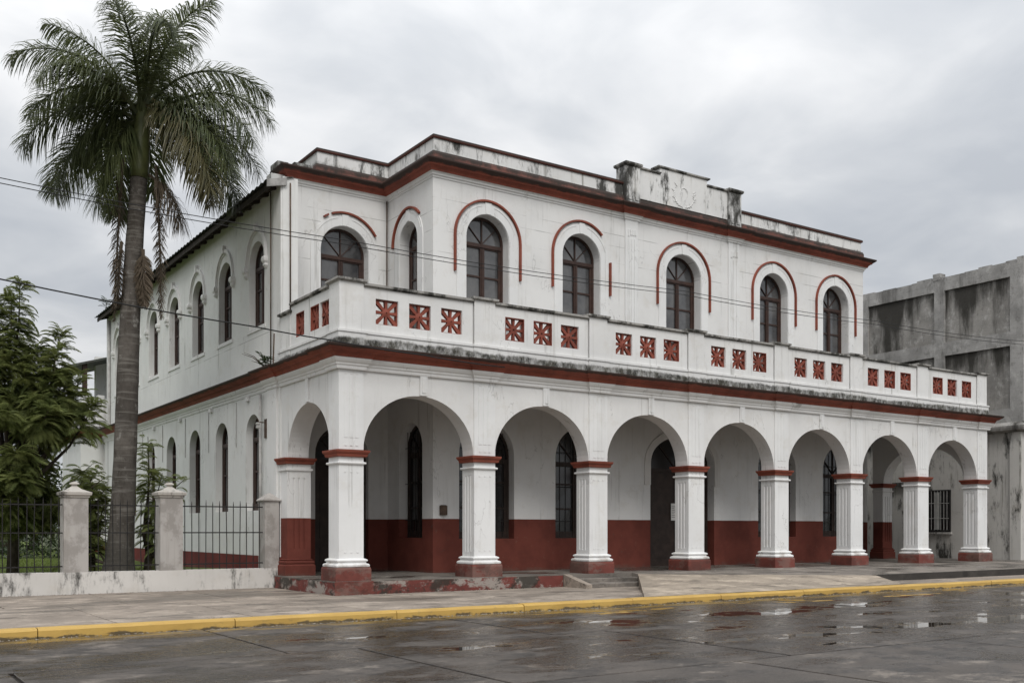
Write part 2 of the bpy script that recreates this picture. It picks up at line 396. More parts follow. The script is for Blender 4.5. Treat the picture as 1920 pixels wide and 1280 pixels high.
M['grass'] = leafmat('grass_blade', (0.115, 0.155, 0.035), (0.170, 0.215, 0.055), 0.4)
def trunkmat():
    g = G('palm_trunk_bark')
    c = g.mix(g.step(g.noise(1.0, 6, 0.65), 0.3, 0.7), (0.125, 0.112, 0.098), (0.06, 0.053, 0.046))
    c = g.mix(g.math('MULTIPLY', g.step(g.noise(2.2, 9, 0.76, (1.6, 1.6, 0.5)), 0.48, 0.62), 0.8), c, (0.05, 0.043, 0.036))
    c = g.mix(g.math('MULTIPLY', g.step(g.noise(3.4, 9, 0.76, (1, 1, 0.8), (4, 0, 1)), 0.56, 0.66), 0.6), c, (0.26, 0.25, 0.23))
    rings = g.noise(1.0, 3, 0.6, (0.8, 0.8, 11), (0, 0, 2))
    c = g.mix(g.math('MULTIPLY', g.step(rings, 0.54, 0.64), 0.28), c, (0.26, 0.245, 0.22))
    low = g.step(g.math('ADD', g.z, g.math('MULTIPLY', g.noise(1.5, 5, 0.6), 0.8)), 1.2, 2.6, 1.0, 0.0)
    c = g.mix(g.math('MULTIPLY', low, 0.6), c, (0.045, 0.042, 0.036))
    g.bump(g.math('ADD', rings, g.noise(9, 6, 0.7)), 0.6, 0.03)
    return g.done(c, 0.9, 0.15)
M['trunk'] = trunkmat()
M['crownshaft'] = simple('palm_crownshaft_green', (0.12, 0.135, 0.05), 0.45, 0.35, vary=0.45, nscale=2.0)
M['bark'] = simple('tree_bark', (0.085, 0.07, 0.055), 0.9, 0.1, vary=0.5, nscale=5, bump=0.5)

# ------------------------------------------------------------------ mesh helper
ORG = {}
class MB:
    def __init__(self): self.v = []; self.f = []
    def quad(self, a, b, c, d):
        n = len(self.v); self.v += [a, b, c, d]; self.f.append((n, n + 1, n + 2, n + 3)); return self
    def poly(self, pts):
        n = len(self.v); self.v += list(pts); self.f.append(tuple(range(n, n + len(pts)))); return self
    def box(self, x0, x1, y0, y1, z0, z1):
        n = len(self.v)
        self.v += [(x0, y0, z0), (x1, y0, z0), (x1, y1, z0), (x0, y1, z0), (x0, y0, z1), (x1, y0, z1), (x1, y1, z1), (x0, y1, z1)]
        self.f += [(n, n + 3, n + 2, n + 1), (n + 4, n + 5, n + 6, n + 7), (n, n + 1, n + 5, n + 4), (n + 1, n + 2, n + 6, n + 5), (n + 2, n + 3, n + 7, n + 6), (n + 3, n, n + 4, n + 7)]
        return self
    def hexa(self, p):          # 8 points ordered as in box
        n = len(self.v); self.v += list(p)
        self.f += [(n, n + 3, n + 2, n + 1), (n + 4, n + 5, n + 6, n + 7), (n, n + 1, n + 5, n + 4), (n + 1, n + 2, n + 6, n + 5), (n + 2, n + 3, n + 7, n + 6), (n + 3, n, n + 4, n + 7)]
        return self
    def stack(self, x0, x1, y0, y1, prof):   # rectangular loops: prof of (offset, z)
        n = len(self.v)
        for o, z in prof:
            self.v += [(x0 - o, y0 - o, z), (x1 + o, y0 - o, z), (x1 + o, y1 + o, z), (x0 - o, y1 + o, z)]
        k = len(prof)
        self.f.append((n + 3, n + 2, n + 1, n))
        for i in range(k - 1):
            for j in range(4):
                a = n + 4 * i + j; b = n + 4 * i + (j + 1) % 4
                self.f.append((a, b, b + 4, a + 4))
        e = n + 4 * (k - 1); self.f.append((e, e + 1, e + 2, e + 3))
        return self
    def prism(self, sec, z0, z1):            # sec: ccw polygon (x,y)
        n = len(self.v); k = len(sec)
        self.v += [(x, y, z0) for x, y in sec] + [(x, y, z1) for x, y in sec]
        for i in range(k):
            j = (i + 1) % k; self.f.append((n + i, n + j, n + k + j, n + k + i))
        self.f.append(tuple(n + k + i for i in range(k))); self.f.append(tuple(n + k - 1 - i for i in range(k)))
        return self
    def tube(self, pts, rad, k=6, caps=True):
        pts = [Vector(p) for p in pts]
        if not hasattr(rad, '__len__'): rad = [rad] * len(pts)
        n = len(self.v); up = None
        for i, p in enumerate(pts):
            d = (pts[min(i + 1, len(pts) - 1)] - pts[max(i - 1, 0)]).normalized()
            if up is None: up = Vector((0, 0, 1)) if abs(d.z) < 0.9 else Vector((1, 0, 0))
            a = d.cross(up).normalized(); b = a.cross(d).normalized(); up = b
            for j in range(k):
                t = 2 * pi * j / k; q = p + (a * cos(t) + b * sin(t)) * rad[i]; self.v.append(tuple(q))
        for i in range(len(pts) - 1):
            for j in range(k):
                j2 = (j + 1) % k
                self.f.append((n + i * k + j, n + i * k + j2, n + (i + 1) * k + j2, n + (i + 1) * k + j))
        if caps:
            self.f.append(tuple(n + k - 1 - j for j in range(k))); e = n + (len(pts) - 1) * k
            self.f.append(tuple(e + j for j in range(k)))
        return self
    def sweep(self, path, prof, closed_prof=True):   # path (x,y), outward on the right-hand side; prof (out,z)
        P = [Vector((p[0], p[1])) for p in path]; n = len(self.v); k = len(prof); N = len(P)
        for i in range(N):
            d0 = (P[i] - P[i - 1]).normalized() if i else (P[1] - P[0]).normalized()
            d1 = (P[i + 1] - P[i]).normalized() if i < N - 1 else d0
            n0 = Vector((d0.y, -d0.x)); n1 = Vector((d1.y, -d1.x))
            m = (n0 + n1); m = m / max(m.dot(n0), 1e-6)
            for o, z in prof: self.v.append((P[i].x + m.x * o, P[i].y + m.y * o, z))
        kk = k if closed_prof else k - 1
        for i in range(N - 1):
            for j in range(kk):
                j2 = (j + 1) % k
                self.f.append((n + i * k + j, n + (i + 1) * k + j, n + (i + 1) * k + j2, n + i * k + j2))
        if closed_prof:
            self.f.append(tuple(n + j for j in range(k))); e = n + (N - 1) * k
            self.f.append(tuple(e + k - 1 - j for j in range(k)))
        return self
    def wall(self, outline, holes, fn, t, back=True):
        # outline ccw in (s,z), holes each a polygon; fn(s,z,depth) -> xyz ; front at depth 0
        polys = [[Vector((s, z, 0)) for s, z in outline]] + [[Vector((s, z, 0)) for s, z in h] for h in holes]
        tri = tessellate_polygon(polys)
        flat = [p for q in polys for p in q]; n = len(self.v)
        self.v += [fn(p.x, p.y, 0) for p in flat]
        def orient(tr, want):
            a, b, c = (flat[i] for i in tr)
            ar = (b.x - a.x) * (c.y - a.y) - (b.y - a.y) * (c.x - a.x)
            return tr if (ar > 0) == want else tr[::-1]
        for tr in tri: self.f.append(tuple(n + i for i in orient(tr, True)))
        if back:
            m = len(self.v); self.v += [fn(p.x, p.y, t) for p in flat]
            for tr in tri: self.f.append(tuple(m + i for i in orient(tr, False)))
        else:
            m = len(self.v); self.v += [fn(p.x, p.y, t) for p in flat]
        o = 0
        for q in polys:
            k = len(q)
            ar = sum(q[i].x * q[(i + 1) % k].y - q[(i + 1) % k].x * q[i].y for i in range(k))
            for i in range(k):
                j = (i + 1) % k
                a, b = (o + i, o + j)
                first = q is polys[0]
                if (ar > 0) == first: self.f.append((n + b, n + a, m + a, m + b))
                else: self.f.append((n + a, n + b, m + b, m + a))
            o += k
        return self
    def mesh(self, name, origin=(0, 0, 0), smooth=False):
        me = bpy.data.meshes.new(name)
        ox, oy, oz = origin
        me.from_pydata([(a - ox, b - oy, c - oz) for a, b, c in self.v], [], self.f)
        if smooth:
            me.polygons.foreach_set('use_smooth', [True] * len(me.polygons))
        me.update()
        return me
    def build(self, name, mat, parent=None, origin=None, smooth=False):
        # parent given: child, mesh in the parent's frame; otherwise a top-level mesh object
        if parent is not None: org = ORG[parent.name]; me = self.mesh(name, org, smooth)
        else: org = origin or (0, 0, 0); me = self.mesh(name, org, smooth)
        me.materials.append(M[mat])
        o = bpy.data.objects.new(name, me); COL.objects.link(o)
        if parent is not None: o.parent = parent
        else: o.location = org
        ORG[o.name] = org
        return o
def inst(me, name, parent, pos, rotz=0.0):
    o = bpy.data.objects.new(name, me); COL.objects.link(o)
    po = ORG[parent.name]
    o.parent = parent; o.location = (pos[0] - po[0], pos[1] - po[1], pos[2] - po[2]); o.rotation_euler = (0, 0, rotz)
    ORG[o.name] = tuple(pos)
    return o
def thing(name, label, cat, loc, group=None):
    o = bpy.data.objects.new(name, None); COL.objects.link(o)
    o.location = loc; o['label'] = label; o['category'] = cat; o.empty_display_size = 0.3
    if group: o['group'] = group
    ORG[o.name] = tuple(loc)
    return o
def tag(o, label, cat, group=None):
    o['label'] = label; o['category'] = cat
    if group: o['group'] = group
    return o
def structure(o): o['kind'] = 'structure'; return o
def arch(c, w, z0, zs, rise=None, n=20):     # arched opening polygon, ccw
    r = w / 2; rise = rise or r
    pts = [(c - r, z0), (c + r, z0)]
    for i in range(n + 1):
        a = pi * i / n; pts.append((c + r * cos(a), zs + rise * sin(a)))
    return pts
def rect(a, b, z0, z1): return [(a, z0), (b, z0), (b, z1), (a, z1)]
def fy(Y): return lambda s, z, d: (s, Y + d, z)        # front-facing plane
def fxl(X): return lambda s, z, d: (X + d, -s, z)      # left-facing plane, s = -Y
def fxr(X): return lambda s, z, d: (X - d, s, z)       # right-facing plane, s = Y

# ================================================================== GROUND
g = MB(); 
g.quad((-1500, -1500, -0.5), (1500, -1500, -0.5), (1500, 1500, -0.5), (-1500, 1500, -0.5))
structure(g.build('ground', 'ground'))
# road: concrete slabs over a dirt bed
rb = MB().quad((-60, -30, -0.19), (90, -30, -0.19), (90, 18.2, -0.19), (-60, 18.2, -0.19))
road = structure(rb.build('road', 'joint'))
rows = [18.13, 14.0, 9.75, 5.5, 1.2, -3.2, -8.0, -13.0]
for i in range(len(rows) - 1):
    y1, y0 = rows[i], rows[i + 1]
    x = -23.0 + (i % 2) * 1.1
    while x < 70:
        w = 4.75
        dz = random.uniform(-0.003, 0.003)
        g = 0.030
        MB().stack(x + g + 0.006, x + w - g - 0.006, y0 + g + 0.006, y1 - g - 0.006, [(0.006, -0.185), (0.006, -0.158 + dz), (0.0, -0.15 + dz)]).build('road_slab', 'road', road)
        x += w
# kerb
kb = MB().box(-30, 70, 18.16, 18.40, -0.45, -0.16); kerb = structure(kb.build('kerb', 'joint'))
x = -12.9
while x < 60:
    w = random.choice((3.1, 3.3, 2.9)); dz = random.uniform(-0.006, 0.006); dy = random.uniform(-0.008, 0.008)
    k = MB()
    n = 7
    sec = [(18.13, -0.17), (18.135, -0.03), (18.16, 0.004), (18.21, 0.012), (18.40, 0.012), (18.40, -0.17)]
    for a in range(n):
        xa, xb = x + 0.008 + (w - 0.016) * a / n, x + 0.008 + (w - 0.016) * (a + 1) / n
        pa = [(xa, y + dy + random.uniform(-.003, .003), z + dz) for y, z in sec] if a == 0 else pb
        pb = [(xb, y + dy + random.uniform(-.004, .004), z + dz + (random.uniform(-.004, .004) if z > -0.1 else 0)) for y, z in sec]
        for j in range(len(sec) - 1): k.quad(pa[j], pb[j], pb[j + 1], pa[j + 1])
        if a == 0: k.poly(pa[::-1])
        if a == n - 1: k.poly(pb)
    k.build('kerb_stone', 'kerb', kerb)
    x += w
# sidewalk
sb = MB().box(-30, 60, 18.41, 27.9, -0.45, -0.03); walk = structure(sb.build('sidewalk', 'joint'))
def slab(x0, x1, y0, y1, z, par=walk, mat='walk'):
    g = 0.016
    MB().stack(x0 + g + .005, x1 - g - .005, y0 + g + .005, y1 - g - .005, [(.005, z - 0.03), (.005, z - 0.006), (0, z)]).build('paving_slab', mat, par)
for r_, (ya, yb_) in enumerate(((18.405, 20.75), (20.75, 23.19))):
    x = -13.0
    while x < 27.5:
        w = 2.45
        slab(x, x + w, ya, yb_, random.uniform(-0.004, 0.003)); x += w
for (ya, yb_) in ((23.19, 25.3), (25.3, 27.42)):
    x = 10.3
    while x > -13: slab(x - 2.45, x, ya, yb_, random.uniform(-0.004, 0.003)); x -= 2.45
x = 27.3
while x < 52: slab(x, x + 2.45, 18.405, 20.0, random.uniform(-0.004, 0.003)); x += 2.45
# ramp and the upper pavement
rp_ = MB()
TL, TR, BR, BL = (19.9, 22.9, .305), (27.2, 20.0, .195), (26.3, 18.41, .018), (16.2, 18.41, .018)
nx, ny = 16, 6
def ramp_pt(a, b):
    p = Vector(BL).lerp(Vector(BR), a); q = Vector(TL).lerp(Vector(TR), a); r = p.lerp(q, b)
    return (r.x, r.y, r.z + 0.02 * sin(pi * b) * sin(pi * a))
for i in range(nx):
    for j in range(ny):
        rp_.quad(ramp_pt(i / nx, j / ny), ramp_pt((i + 1) / nx, j / ny), ramp_pt((i + 1) / nx, (j + 1) / ny), ramp_pt(i / nx, (j + 1) / ny))
for i in range(nx): 
    a, b = ramp_pt(i / nx, 1), ramp_pt((i + 1) / nx, 1)
    rp_.quad(a, b, (b[0], b[1], -.05), (a[0], a[1], -.05))
for j in range(ny):
    a, b = ramp_pt(0, j / ny), ramp_pt(0, (j + 1) / ny); rp_.quad(b, a, (a[0], a[1], -.05), (b[0], b[1], -.05))
    a, b = ramp_pt(1, j / ny), ramp_pt(1, (j + 1) / ny); rp_.quad(a, b, (b[0], b[1], -.05), (a[0], a[1], -.05))
structure(rp_.build('ramp', 'ramp'))
up = MB()
pts = [(19.92, 23.2, .335), (19.92, 22.93, .312), (27.22, 20.03, .197), (52, 20.03, .235), (52, 23.2, .335)]
up.poly(pts)
for i in range(len(pts) - 1):
    a, b = pts[i], pts[i + 1]; up.quad(b, a, (a[0], a[1], -.05), (b[0], b[1], -.05))
upw = structure(up.build('upper_pavement', 'upper_walk'))
MB().hexa([(27.20, 20.004, -.04), (52, 20.004, -.04), (52, 20.16, -.04), (27.20, 20.16, -.04), (27.20, 20.004, .205), (52, 20.004, .243), (52, 20.16, .243), (27.20, 20.16, .205)]).build('step_edge', 'step_dark', upw)
# lawn behind the fence
lw = MB()
def lawn_z(x, y): return 0.30 + 0.12 * sin(x * .5) * cos(y * .31) + max(0, y - 34) * 0.012
xs = np.linspace(-60, 10.4, 36); ys = np.linspace(27.72, 110, 40)
for i in range(len(xs) - 1):
    for j in range(len(ys) - 1):
        lw.quad(*[(a, b, lawn_z(a, b)) for a, b in ((xs[i], ys[j]), (xs[i + 1], ys[j]), (xs[i + 1], ys[j + 1]), (xs[i], ys[j + 1]))])
structure(lw.build('lawn', 'lawn', smooth=True))

# ================================================================== MAIN BUILDING
X1, Y0, B, PW, PD = 10.51, 23.41, 3.978, 0.68, 0.62
XE = X1 + 7 * B + PW                # right end of the arcade
XL, XU = 10.51, 10.62               # left wall planes below and above
Y1, Y2 = 26.2, 29.15
XC, XR = 14.78, 34.80
FL = 0.343
H = thing('arcaded_hall', 'two-storey white plaster hall with red trim, street arcade and wrap-around balcony', 'building', (24.8, 30, 0))

# platform
def red_front(mb, n, m): return mb.build(n, m, H)
pf = MB().box(10.33, 41.28, 23.2, 29.4, -0.2, FL)
pf.build('platform', 'step_conc', H)
MB().box(10.315, 17.33, 23.18, 23.199, -0.02, FL - 0.02).build('platform_face', 'red_platform', H)
MB().box(10.312, 10.329, 23.2, 27.3, -0.02, FL - 0.03).build('platform_face', 'red_platform', H)
MB().box(10.30, 11.35, 23.168, 23.179, -0.02, FL - 0.004).build('platform_face', 'red_plinth', H)
for (y0, zt) in ((22.72, 0.232), (22.22, 0.118)):
    MB().stack(17.56, 19.86, y0, 23.195, [(0, -0.02), (0, zt - .012), (-.012, zt)]).build('step', 'step_conc', H)
MB().hexa([(17.34, 22.12, -.02), (17.55, 22.12, -.02), (17.55, 23.17, -.02), (17.34, 23.17, -.02), (17.34, 22.12, .10), (17.55, 22.12, .10), (17.55, 23.17, .352), (17.34, 23.17, .352)]).build('step_cheek', 'walk', H)

# piers (shared meshes, origin at the front-left foot)
def pier_section(flute):
    w, d = PW, PD
    if not flute: return [(0, 0), (w, 0), (w, d), (0, d)]
    left = []; right = []
    for yc in (0.17, 0.31, 0.45):
        right += [(w, yc - .034), (w - .028, yc - .020), (w - .028, yc + .020), (w, yc + .034)]
        left += [(0, yc + .034), (.028, yc + .020), (.028, yc - .020), (0, yc - .034)]
    left2 = []
    for yc in (0.45, 0.31, 0.17):
        left2 += [(0, yc + .034), (.028, yc + .020), (.028, yc - .020), (0, yc - .034)]
    return [(0, 0), (w, 0)] + right + [(w, d), (0, d)] + left2
def pier_mesh(flute):
    b = MB()
    pl = pier_section(False); b.prism(pl, 0.90, 1.03); b.prism(pier_section(flute), 1.03, 3.12); b.prism(pl, 3.12, 3.47)
    b.stack(0, PW, 0, PD, [(0, 3.27), (.045, 3.285), (.055, 3.31), (.045, 3.335), (0, 3.345)])
    for z in (1.06, 3.09):
        for xc in (0.17, 0.34, 0.51): b.box(xc - .022, xc + .022, -.012, 0.01, z - .016, z + .016)
    me = b.mesh('pier'); me.materials.append(M['pier_white']); return me
ME_P0, ME_P1 = pier_mesh(False), pier_mesh(True)
def mk(mb, name, mat):
    me = mb.mesh(name); me.materials.append(M[mat]); return me
ME_CAP = mk(MB().stack(0, PW, 0, PD, [(.03, 3.46), (.07, 3.475), (.085, 3.54), (.105, 3.555), (.125, 3.59), (.13, 3.635), (.02, 3.645)]), 'capital', 'red')
ME_BASE = mk(MB().stack(0, PW, 0, PD, [(.085, .685), (.115, .70), (.118, .74), (.10, .765), (.05, .785), (.045, .82), (.075, .835), (.08, .86), (.065, .88), (.01, .905)]), 'base', 'pier_white')
ME_PLINTH = mk(MB().stack(0, PW, 0, PD, [(.145, FL - .01), (.145, .63), (.135, .668), (.12, .684)]), 'plinth', 'red_plinth')
for i in range(8):
    p = inst(ME_P0 if i == 0 else ME_P1, 'pier', H, (X1 + B * i, Y0, 0))
    inst(ME_CAP, 'capital', p, (X1 + B * i, Y0, 0)); inst(ME_BASE, 'base', p, (X1 + B * i, Y0, 0)); inst(ME_PLINTH, 'plinth', p, (X1 + B * i, Y0, 0))
# responds at the back of the side arches (fluted on the street face, dado painted)
def respond(x, y, w, d, flip=False):
    b = MB()
    sec = [(x, y)]
    for xc in (x + w * .28, x + w * .5, x + w * .72): sec += [(xc - .03, y), (xc - .018, y + .028), (xc + .018, y + .028), (xc + .03, y)]
    sec += [(x + w, y), (x + w, y + d), (x, y + d)]
    b.prism([(x, y), (x + w, y), (x + w, y + d), (x, y + d)], .80, 1.1); b.prism(sec, 1.1, 3.08); b.prism([(x, y), (x + w, y), (x + w, y + d), (x, y + d)], 3.08, 3.47)
    b.stack(x, x + w, y, y + d, [(0, 3.27), (.045, 3.285), (.045, 3.335), (0, 3.345)])
    p = b.build('respond_pier', 'respond', H)
    MB().stack(x, x + w, y, y + d, [(.03, 3.46), (.07, 3.475), (.085, 3.54), (.105, 3.555), (.13, 3.6), (.13, 3.635), (.02, 3.645)]).build('capital', 'red', p)
    MB().stack(x, x + w, y, y + d, [(.10, FL), (.10, .62), (.06, .66), (.08, .70), (.075, .74), (.03, .76), (.05, .79), (.0, .81)]).build('base', 'respond', p)
respond(10.53, 26.92, .70, .55)
respond(XE - PW, 27.85, .66, .50)

# arcade walls with arches
hs = []
for i in range(7):
    a = X1 + B * i + PW; b = X1 + B * (i + 1)
    hs.append(arch((a + b) / 2, b - a - .004, 3.652, 3.66, 1.475, 28))
ztop = 5.70
# outline: notch arches out of the bottom edge
def arcade(outline_lo, outline_hi, arches, fn, t, name):
    pts = []
    for (c, w, r) in arches:
        pts += [(c + w / 2 * cos(pi - pi * i / 30), 3.65 + r * sin(pi * i / 30)) for i in range(31)]
    out = [(outline_lo, 3.65)] + pts + [(outline_hi, 3.65), (outline_hi, ztop), (outline_lo, ztop)]
    MB().wall(out, [], fn, t).build(name, 'white', H)
arcade(X1 + .02, XE - .02, [(X1 + B * i + PW + (B - PW) / 2, B - PW - .02, 1.485) for i in range(7)], fy(Y0 + .035), PD - .07, 'arcade_wall')
# side arches: s = -Y
yl0, yl1 = Y0 + PD, 26.92
arcade(-27.48, -(Y0 + PD - .05), [(-(yl0 + yl1) / 2, yl1 - yl0 - .02, 1.36)], fxl(X1 + .035), PW - .07, 'side_arcade_wall')
yr1 = 27.85
arcade(Y0 + PD - .05, 28.4, [((yl0 + yr1) / 2, yr1 - yl0 - .02, 1.45)], fxr(XE - .035), PW - .07, 'side_arcade_wall')
# pilaster strips over the piers and keystone strips over the arches
for i in range(8):
    x = X1 + B * i
    b = MB().box(x, x + PW, Y0, Y0 + .034, 3.652, 5.72)
    for xc in (.19, .34, .49): b.box(x + xc - .05, x + xc + .05, Y0 - .010, Y0 + .001, 3.95, 5.50)
    for xc in (.19, .34, .49):
        b.box(x + xc - .022, x + xc + .022, Y0 - .014, Y0 + .001, 5.55, 5.585); b.box(x + xc - .03, x + xc + .03, Y0 - .012, Y0 + .001, 3.74, 3.775)
    b.build('pilaster', 'pier_white', H)
b = MB().box(X1, X1 + .034, Y0 + .036, Y0 + PD, 3.652, 5.72); b.build('pilaster', 'pier_white', H)
for i in range(7):
    x = X1 + B * i + PW + (B - PW) / 2
    MB().box(x - .02, x + .20, Y0 - .012, Y0 + .034, 5.15, 5.71).box(x + .03, x + .15, Y0 - .028, Y0 - .010, 5.22, 5.62).build('keystone', 'pier_white', H)
MB().box(X1 - .012, X1 + .034, 25.37, 25.58, 5.03, 5.71).build('keystone', 'pier_white', H)
# cornice with breaks at the pilasters
path = [(XL, 49.6), (XL, 28.35), (XL - .06, 28.35), (XL - .06, 27.5), (XL, 27.5), (XL, Y0 + PD + .02), (XL - .06, Y0 + PD + .02)]
for i in range(8):
    x = X1 + B * i
    if i: path += [(x - .02, Y0), (x - .02, Y0 - .06)]
    else: path += [(x - .06, Y0 - .06)]
    if i < 7: path += [(x + PW + .02, Y0 - .06), (x + PW + .02, Y0)]
path += [(XE + .06, Y0 - .06), (XE + .06, Y0 + PD + .02), (XE, Y0 + PD + .02), (XE, 28.6)]
MB().sweep(path, [(-.05, 5.66), (.02, 5.66), (.03, 5.70), (.03, 5.745), (.055, 5.76), (.06, 5.80), (.10, 5.845), (.13, 5.90), (.135, 5.935), (-.05, 5.935)]).build('cornice_moulding', 'white', H)
MB().sweep(path, [(-.05, 5.936), (.15, 5.936), (.17, 5.99), (.20, 6.04), (.27, 6.065), (.285, 6.09), (.36, 6.135), (.40, 6.175), (.41, 6.215), (.10, 6.235), (-.05, 6.235)]).build('lower_cornice', 'red_cornice', H)
# balcony slab and gallery ceiling
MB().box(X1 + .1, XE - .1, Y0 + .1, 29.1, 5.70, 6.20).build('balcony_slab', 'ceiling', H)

# balustrade
def grille_mesh():
    s, t = .32, .045
    b = MB()
    def arm(a, L, w, hz):
        c, q = cos(a), sin(a)
        def P(u, v, y): return (u * c - v * q, y, u * q + v * c)
        b.hexa([P(0, -w * .5, -hz), P(L, -w, -hz), P(L, -w, hz), P(0, -w * .5, hz), P(0, w * .5, -hz), P(L, w, -hz), P(L, w, hz), P(0, w * .5, hz)])
    for k in range(4):
        arm(k * pi / 2, s, .043, t); arm(pi / 4 + k * pi / 2, s * 1.41 - .03, .054, t * .93)
    n = 12
    for j in range(n):
        a0, a1 = 2 * pi * j / n, 2 * pi * (j + 1) / n
        b.quad((.115 * cos(a0), -t * .97, .115 * sin(a0)), (.115 * cos(a1), -t * .97, .115 * sin(a1)), (.02 * cos(a1), -t - .025, .02 * sin(a1)), (.02 * cos(a0), -t - .025, .02 * sin(a0)))
        b.quad((.115 * cos(a1), t * .97, .115 * sin(a1)), (.115 * cos(a0), t * .97, .115 * sin(a0)), (0, t * .97, 0), (0, t * .97, 0))
        b.quad((.115 * cos(a0), t * .97, .115 * sin(a0)), (.115 * cos(a1), t * .97, .115 * sin(a1)), (.115 * cos(a1), -t * .97, .115 * sin(a1)), (.115 * cos(a0), -t * .97, .115 * sin(a0)))
    e = .018
    for a in ((-s, -s + e, -s, s), (s - e, s, -s, s)): b.box(a[0], a[1], -t * .8, t * 2.2, a[2], a[3])
    for a in ((-s + e, s - e, -s, -s + e), (-s + e, s - e, s - e, s)): b.box(a[0], a[1], -t * .8, t * 2.2, a[2], a[3])
    return mk(b, 'grille', 'grille')
ME_G = grille_mesh()
YB, TB = Y0 + .06, .24
def balustrade_bay(s0, s1, fn, centres, gpos, rot, hw=.325, gs=1.0):
    b = MB().wall(rect(s0, s1, 6.66, 7.80), [rect(c - hw, c + hw, 6.895, 7.545)[::-1] for c in centres], fn, TB)
    p = b.build('balustrade_panel', 'white_bal', H)
    q = MB()
    def bx(a, b_, d0, d1, z0, z1):
        P = [fn(s, z, d) for z in (z0, z1) for s, d in ((a, d0), (b_, d0), (b_, d1), (a, d1))]
        q.hexa(P)
    bx(s0, s1, -.05, TB + .03, 6.236, 6.60); bx(s0, s1, -.075, TB + .03, 6.60, 6.665)
    q.build('balustrade_base', 'white_bal', p)
    q = MB(); bx(s0, s1, -.02, TB + .03, 7.80, 7.835); bx(s0, s1, -.07, TB + .06, 7.835, 7.895)
    q.build('coping', 'coping', p)
    for c in centres:
        gi = inst(ME_G, 'grille', p, gpos(c), rot + random.choice((0, 0, pi))); gi.scale = (gs, 1, 1)
for i in range(7):
    a, b = X1 + B * i + PW + .03, X1 + B * (i + 1) - .01
    cs = [a + (b - a) * .5 + k * .965 for k in (-1, 0, 1)]
    balustrade_bay(a, b, fy(YB), cs, lambda c: (c, YB + .10, 7.22), 0)
balustrade_bay(-26.72, -(Y0 + .70), fxl(X1 + .06), [-26.08, -25.08, -24.44], lambda c: (X1 + .16, -c, 7.22), pi / 2, .29, .89)
balustrade_bay(Y0 + .70, 28.4, fxr(XE - .06), [24.9, 26.1, 27.3], lambda c: (XE - .16, c, 7.22), pi / 2)
def post(x0, x1, y0, y1, zt=7.875):
    p = MB().stack(x0, x1, y0, y1, [(.05, 6.236), (.05, 6.60), (.075, 6.605), (.075, 6.66), (0, 6.668), (0, zt)]).build('balustrade_post', 'white_bal', H)
    MB().stack(x0, x1, y0, y1, [(.02, zt), (.03, zt + .02), (.08, zt + .035), (.08, zt + .09), (-.1, zt + .12)]).build('post_cap', 'coping', p)
for i in range(8):
    x = X1 + B * i; post(x + .03, x + PW + .02, Y0 + .03, Y0 + .66)
post(X1 + .04, X1 + .32, 26.74, 27.46, 7.62)

# ---- block walls (ground and upper storey flush)
UPW = [(16.70, 1.54), (20.33, 1.54), (24.87, 1.66), (29.50, 1.54), (33.08, 1.54)]
GRW = [(16.68, 2.0), (20.28, 2.0), (29.70, 2.08), (33.32, 2.0)]
DOOR = (24.85, 3.05)
ZU = 6.26
holes = [arch(c, w, ZU, 10.50, .77, 20)[::-1] for c, w in UPW] + [arch(c, w, 1.35, 3.93, 1.0, 20)[::-1] for c, w in GRW]
dpts = [(DOOR[0] + DOOR[1] / 2 * cos(pi - pi * i / 20), 3.91 + .98 * sin(pi * i / 20)) for i in range(21)]
outl = [(XC, FL - .02), (DOOR[0] - DOOR[1] / 2, FL - .02)] + dpts + [(DOOR[0] + DOOR[1] / 2, FL - .02), (XR, FL - .02), (XR, 12.3), (XC, 12.3)]
MB().wall(outl, holes, fy(Y1), .45).build('front_wall', 'white_up', H)
# block sides
SW_U, SW_G = (27.72, 1.16), (27.61, 1.5)
MB().wall(rect(-Y2 - .2, -Y1 - .452, FL - .02, 12.3), [arch(-SW_U[0], SW_U[1], ZU, 10.5, .62)[::-1], arch(-SW_G[0], SW_G[1], 1.38, 4.12, .78)[::-1]], fxl(XC), .44).build('side_wall', 'white_up', H)
MB().wall(rect(Y1 + .452, Y2 + .2, FL - .02, 12.3), [arch(SW_U[0], SW_U[1], ZU, 10.5, .62)[::-1]], fxr(XR), .44).build('side_wall', 'white_up', H)
# recess walls
RW = (13.29, 1.61)
dl = [(13.2 + .9 * cos(pi - pi * i / 16), 3.95 + .9 * sin(pi * i / 16)) for i in range(17)]
MB().wall([(10.9, FL - .02), (12.3, FL - .02)] + dl + [(14.1, FL - .02), (XC + .4, FL - .02), (XC + .4, 12.3), (10.9, 12.3)], [arch(RW[0], RW[1], ZU, 10.28, .80)[::-1]], fy(Y2), .4).build('recess_wall', 'white_up', H)
MB().wall([(XR - .4, FL - .02), (XE, FL - .02), (XE, 6.2), (37.6, 6.2), (37.6, 12.3), (XR - .4, 12.3)], [], fy(Y2), .4).build('recess_wall', 'white_up', H)
# left wall: lower and upper storeys
WY = [29.62 + 2.95 * k for k in range(7)]
MB().wall(rect(-49.6, -27.40, -.1, 6.2), [arch(-y, 1.26, 2.2, 4.46, .63)[::-1] for y in WY], fxl(XL), .5).build('lower_side_wall', 'white_left', H)
MB().wall(rect(-49.7, -27.50, 6.2, 11.66), [arch(-y, 1.32, 7.72, 9.64, .66)[::-1] for y in WY], fxl(XU), .46).build('upper_side_wall', 'white_left', H)
MB().box(XL - .055, XL, 27.56, 28.30, .55, 5.67).build('corner_pilaster', 'white', H)
MB().box(XU - .05, XU - .001, 27.52, 28.1, 6.24, 11.5).build('corner_pilaster', 'white', H)
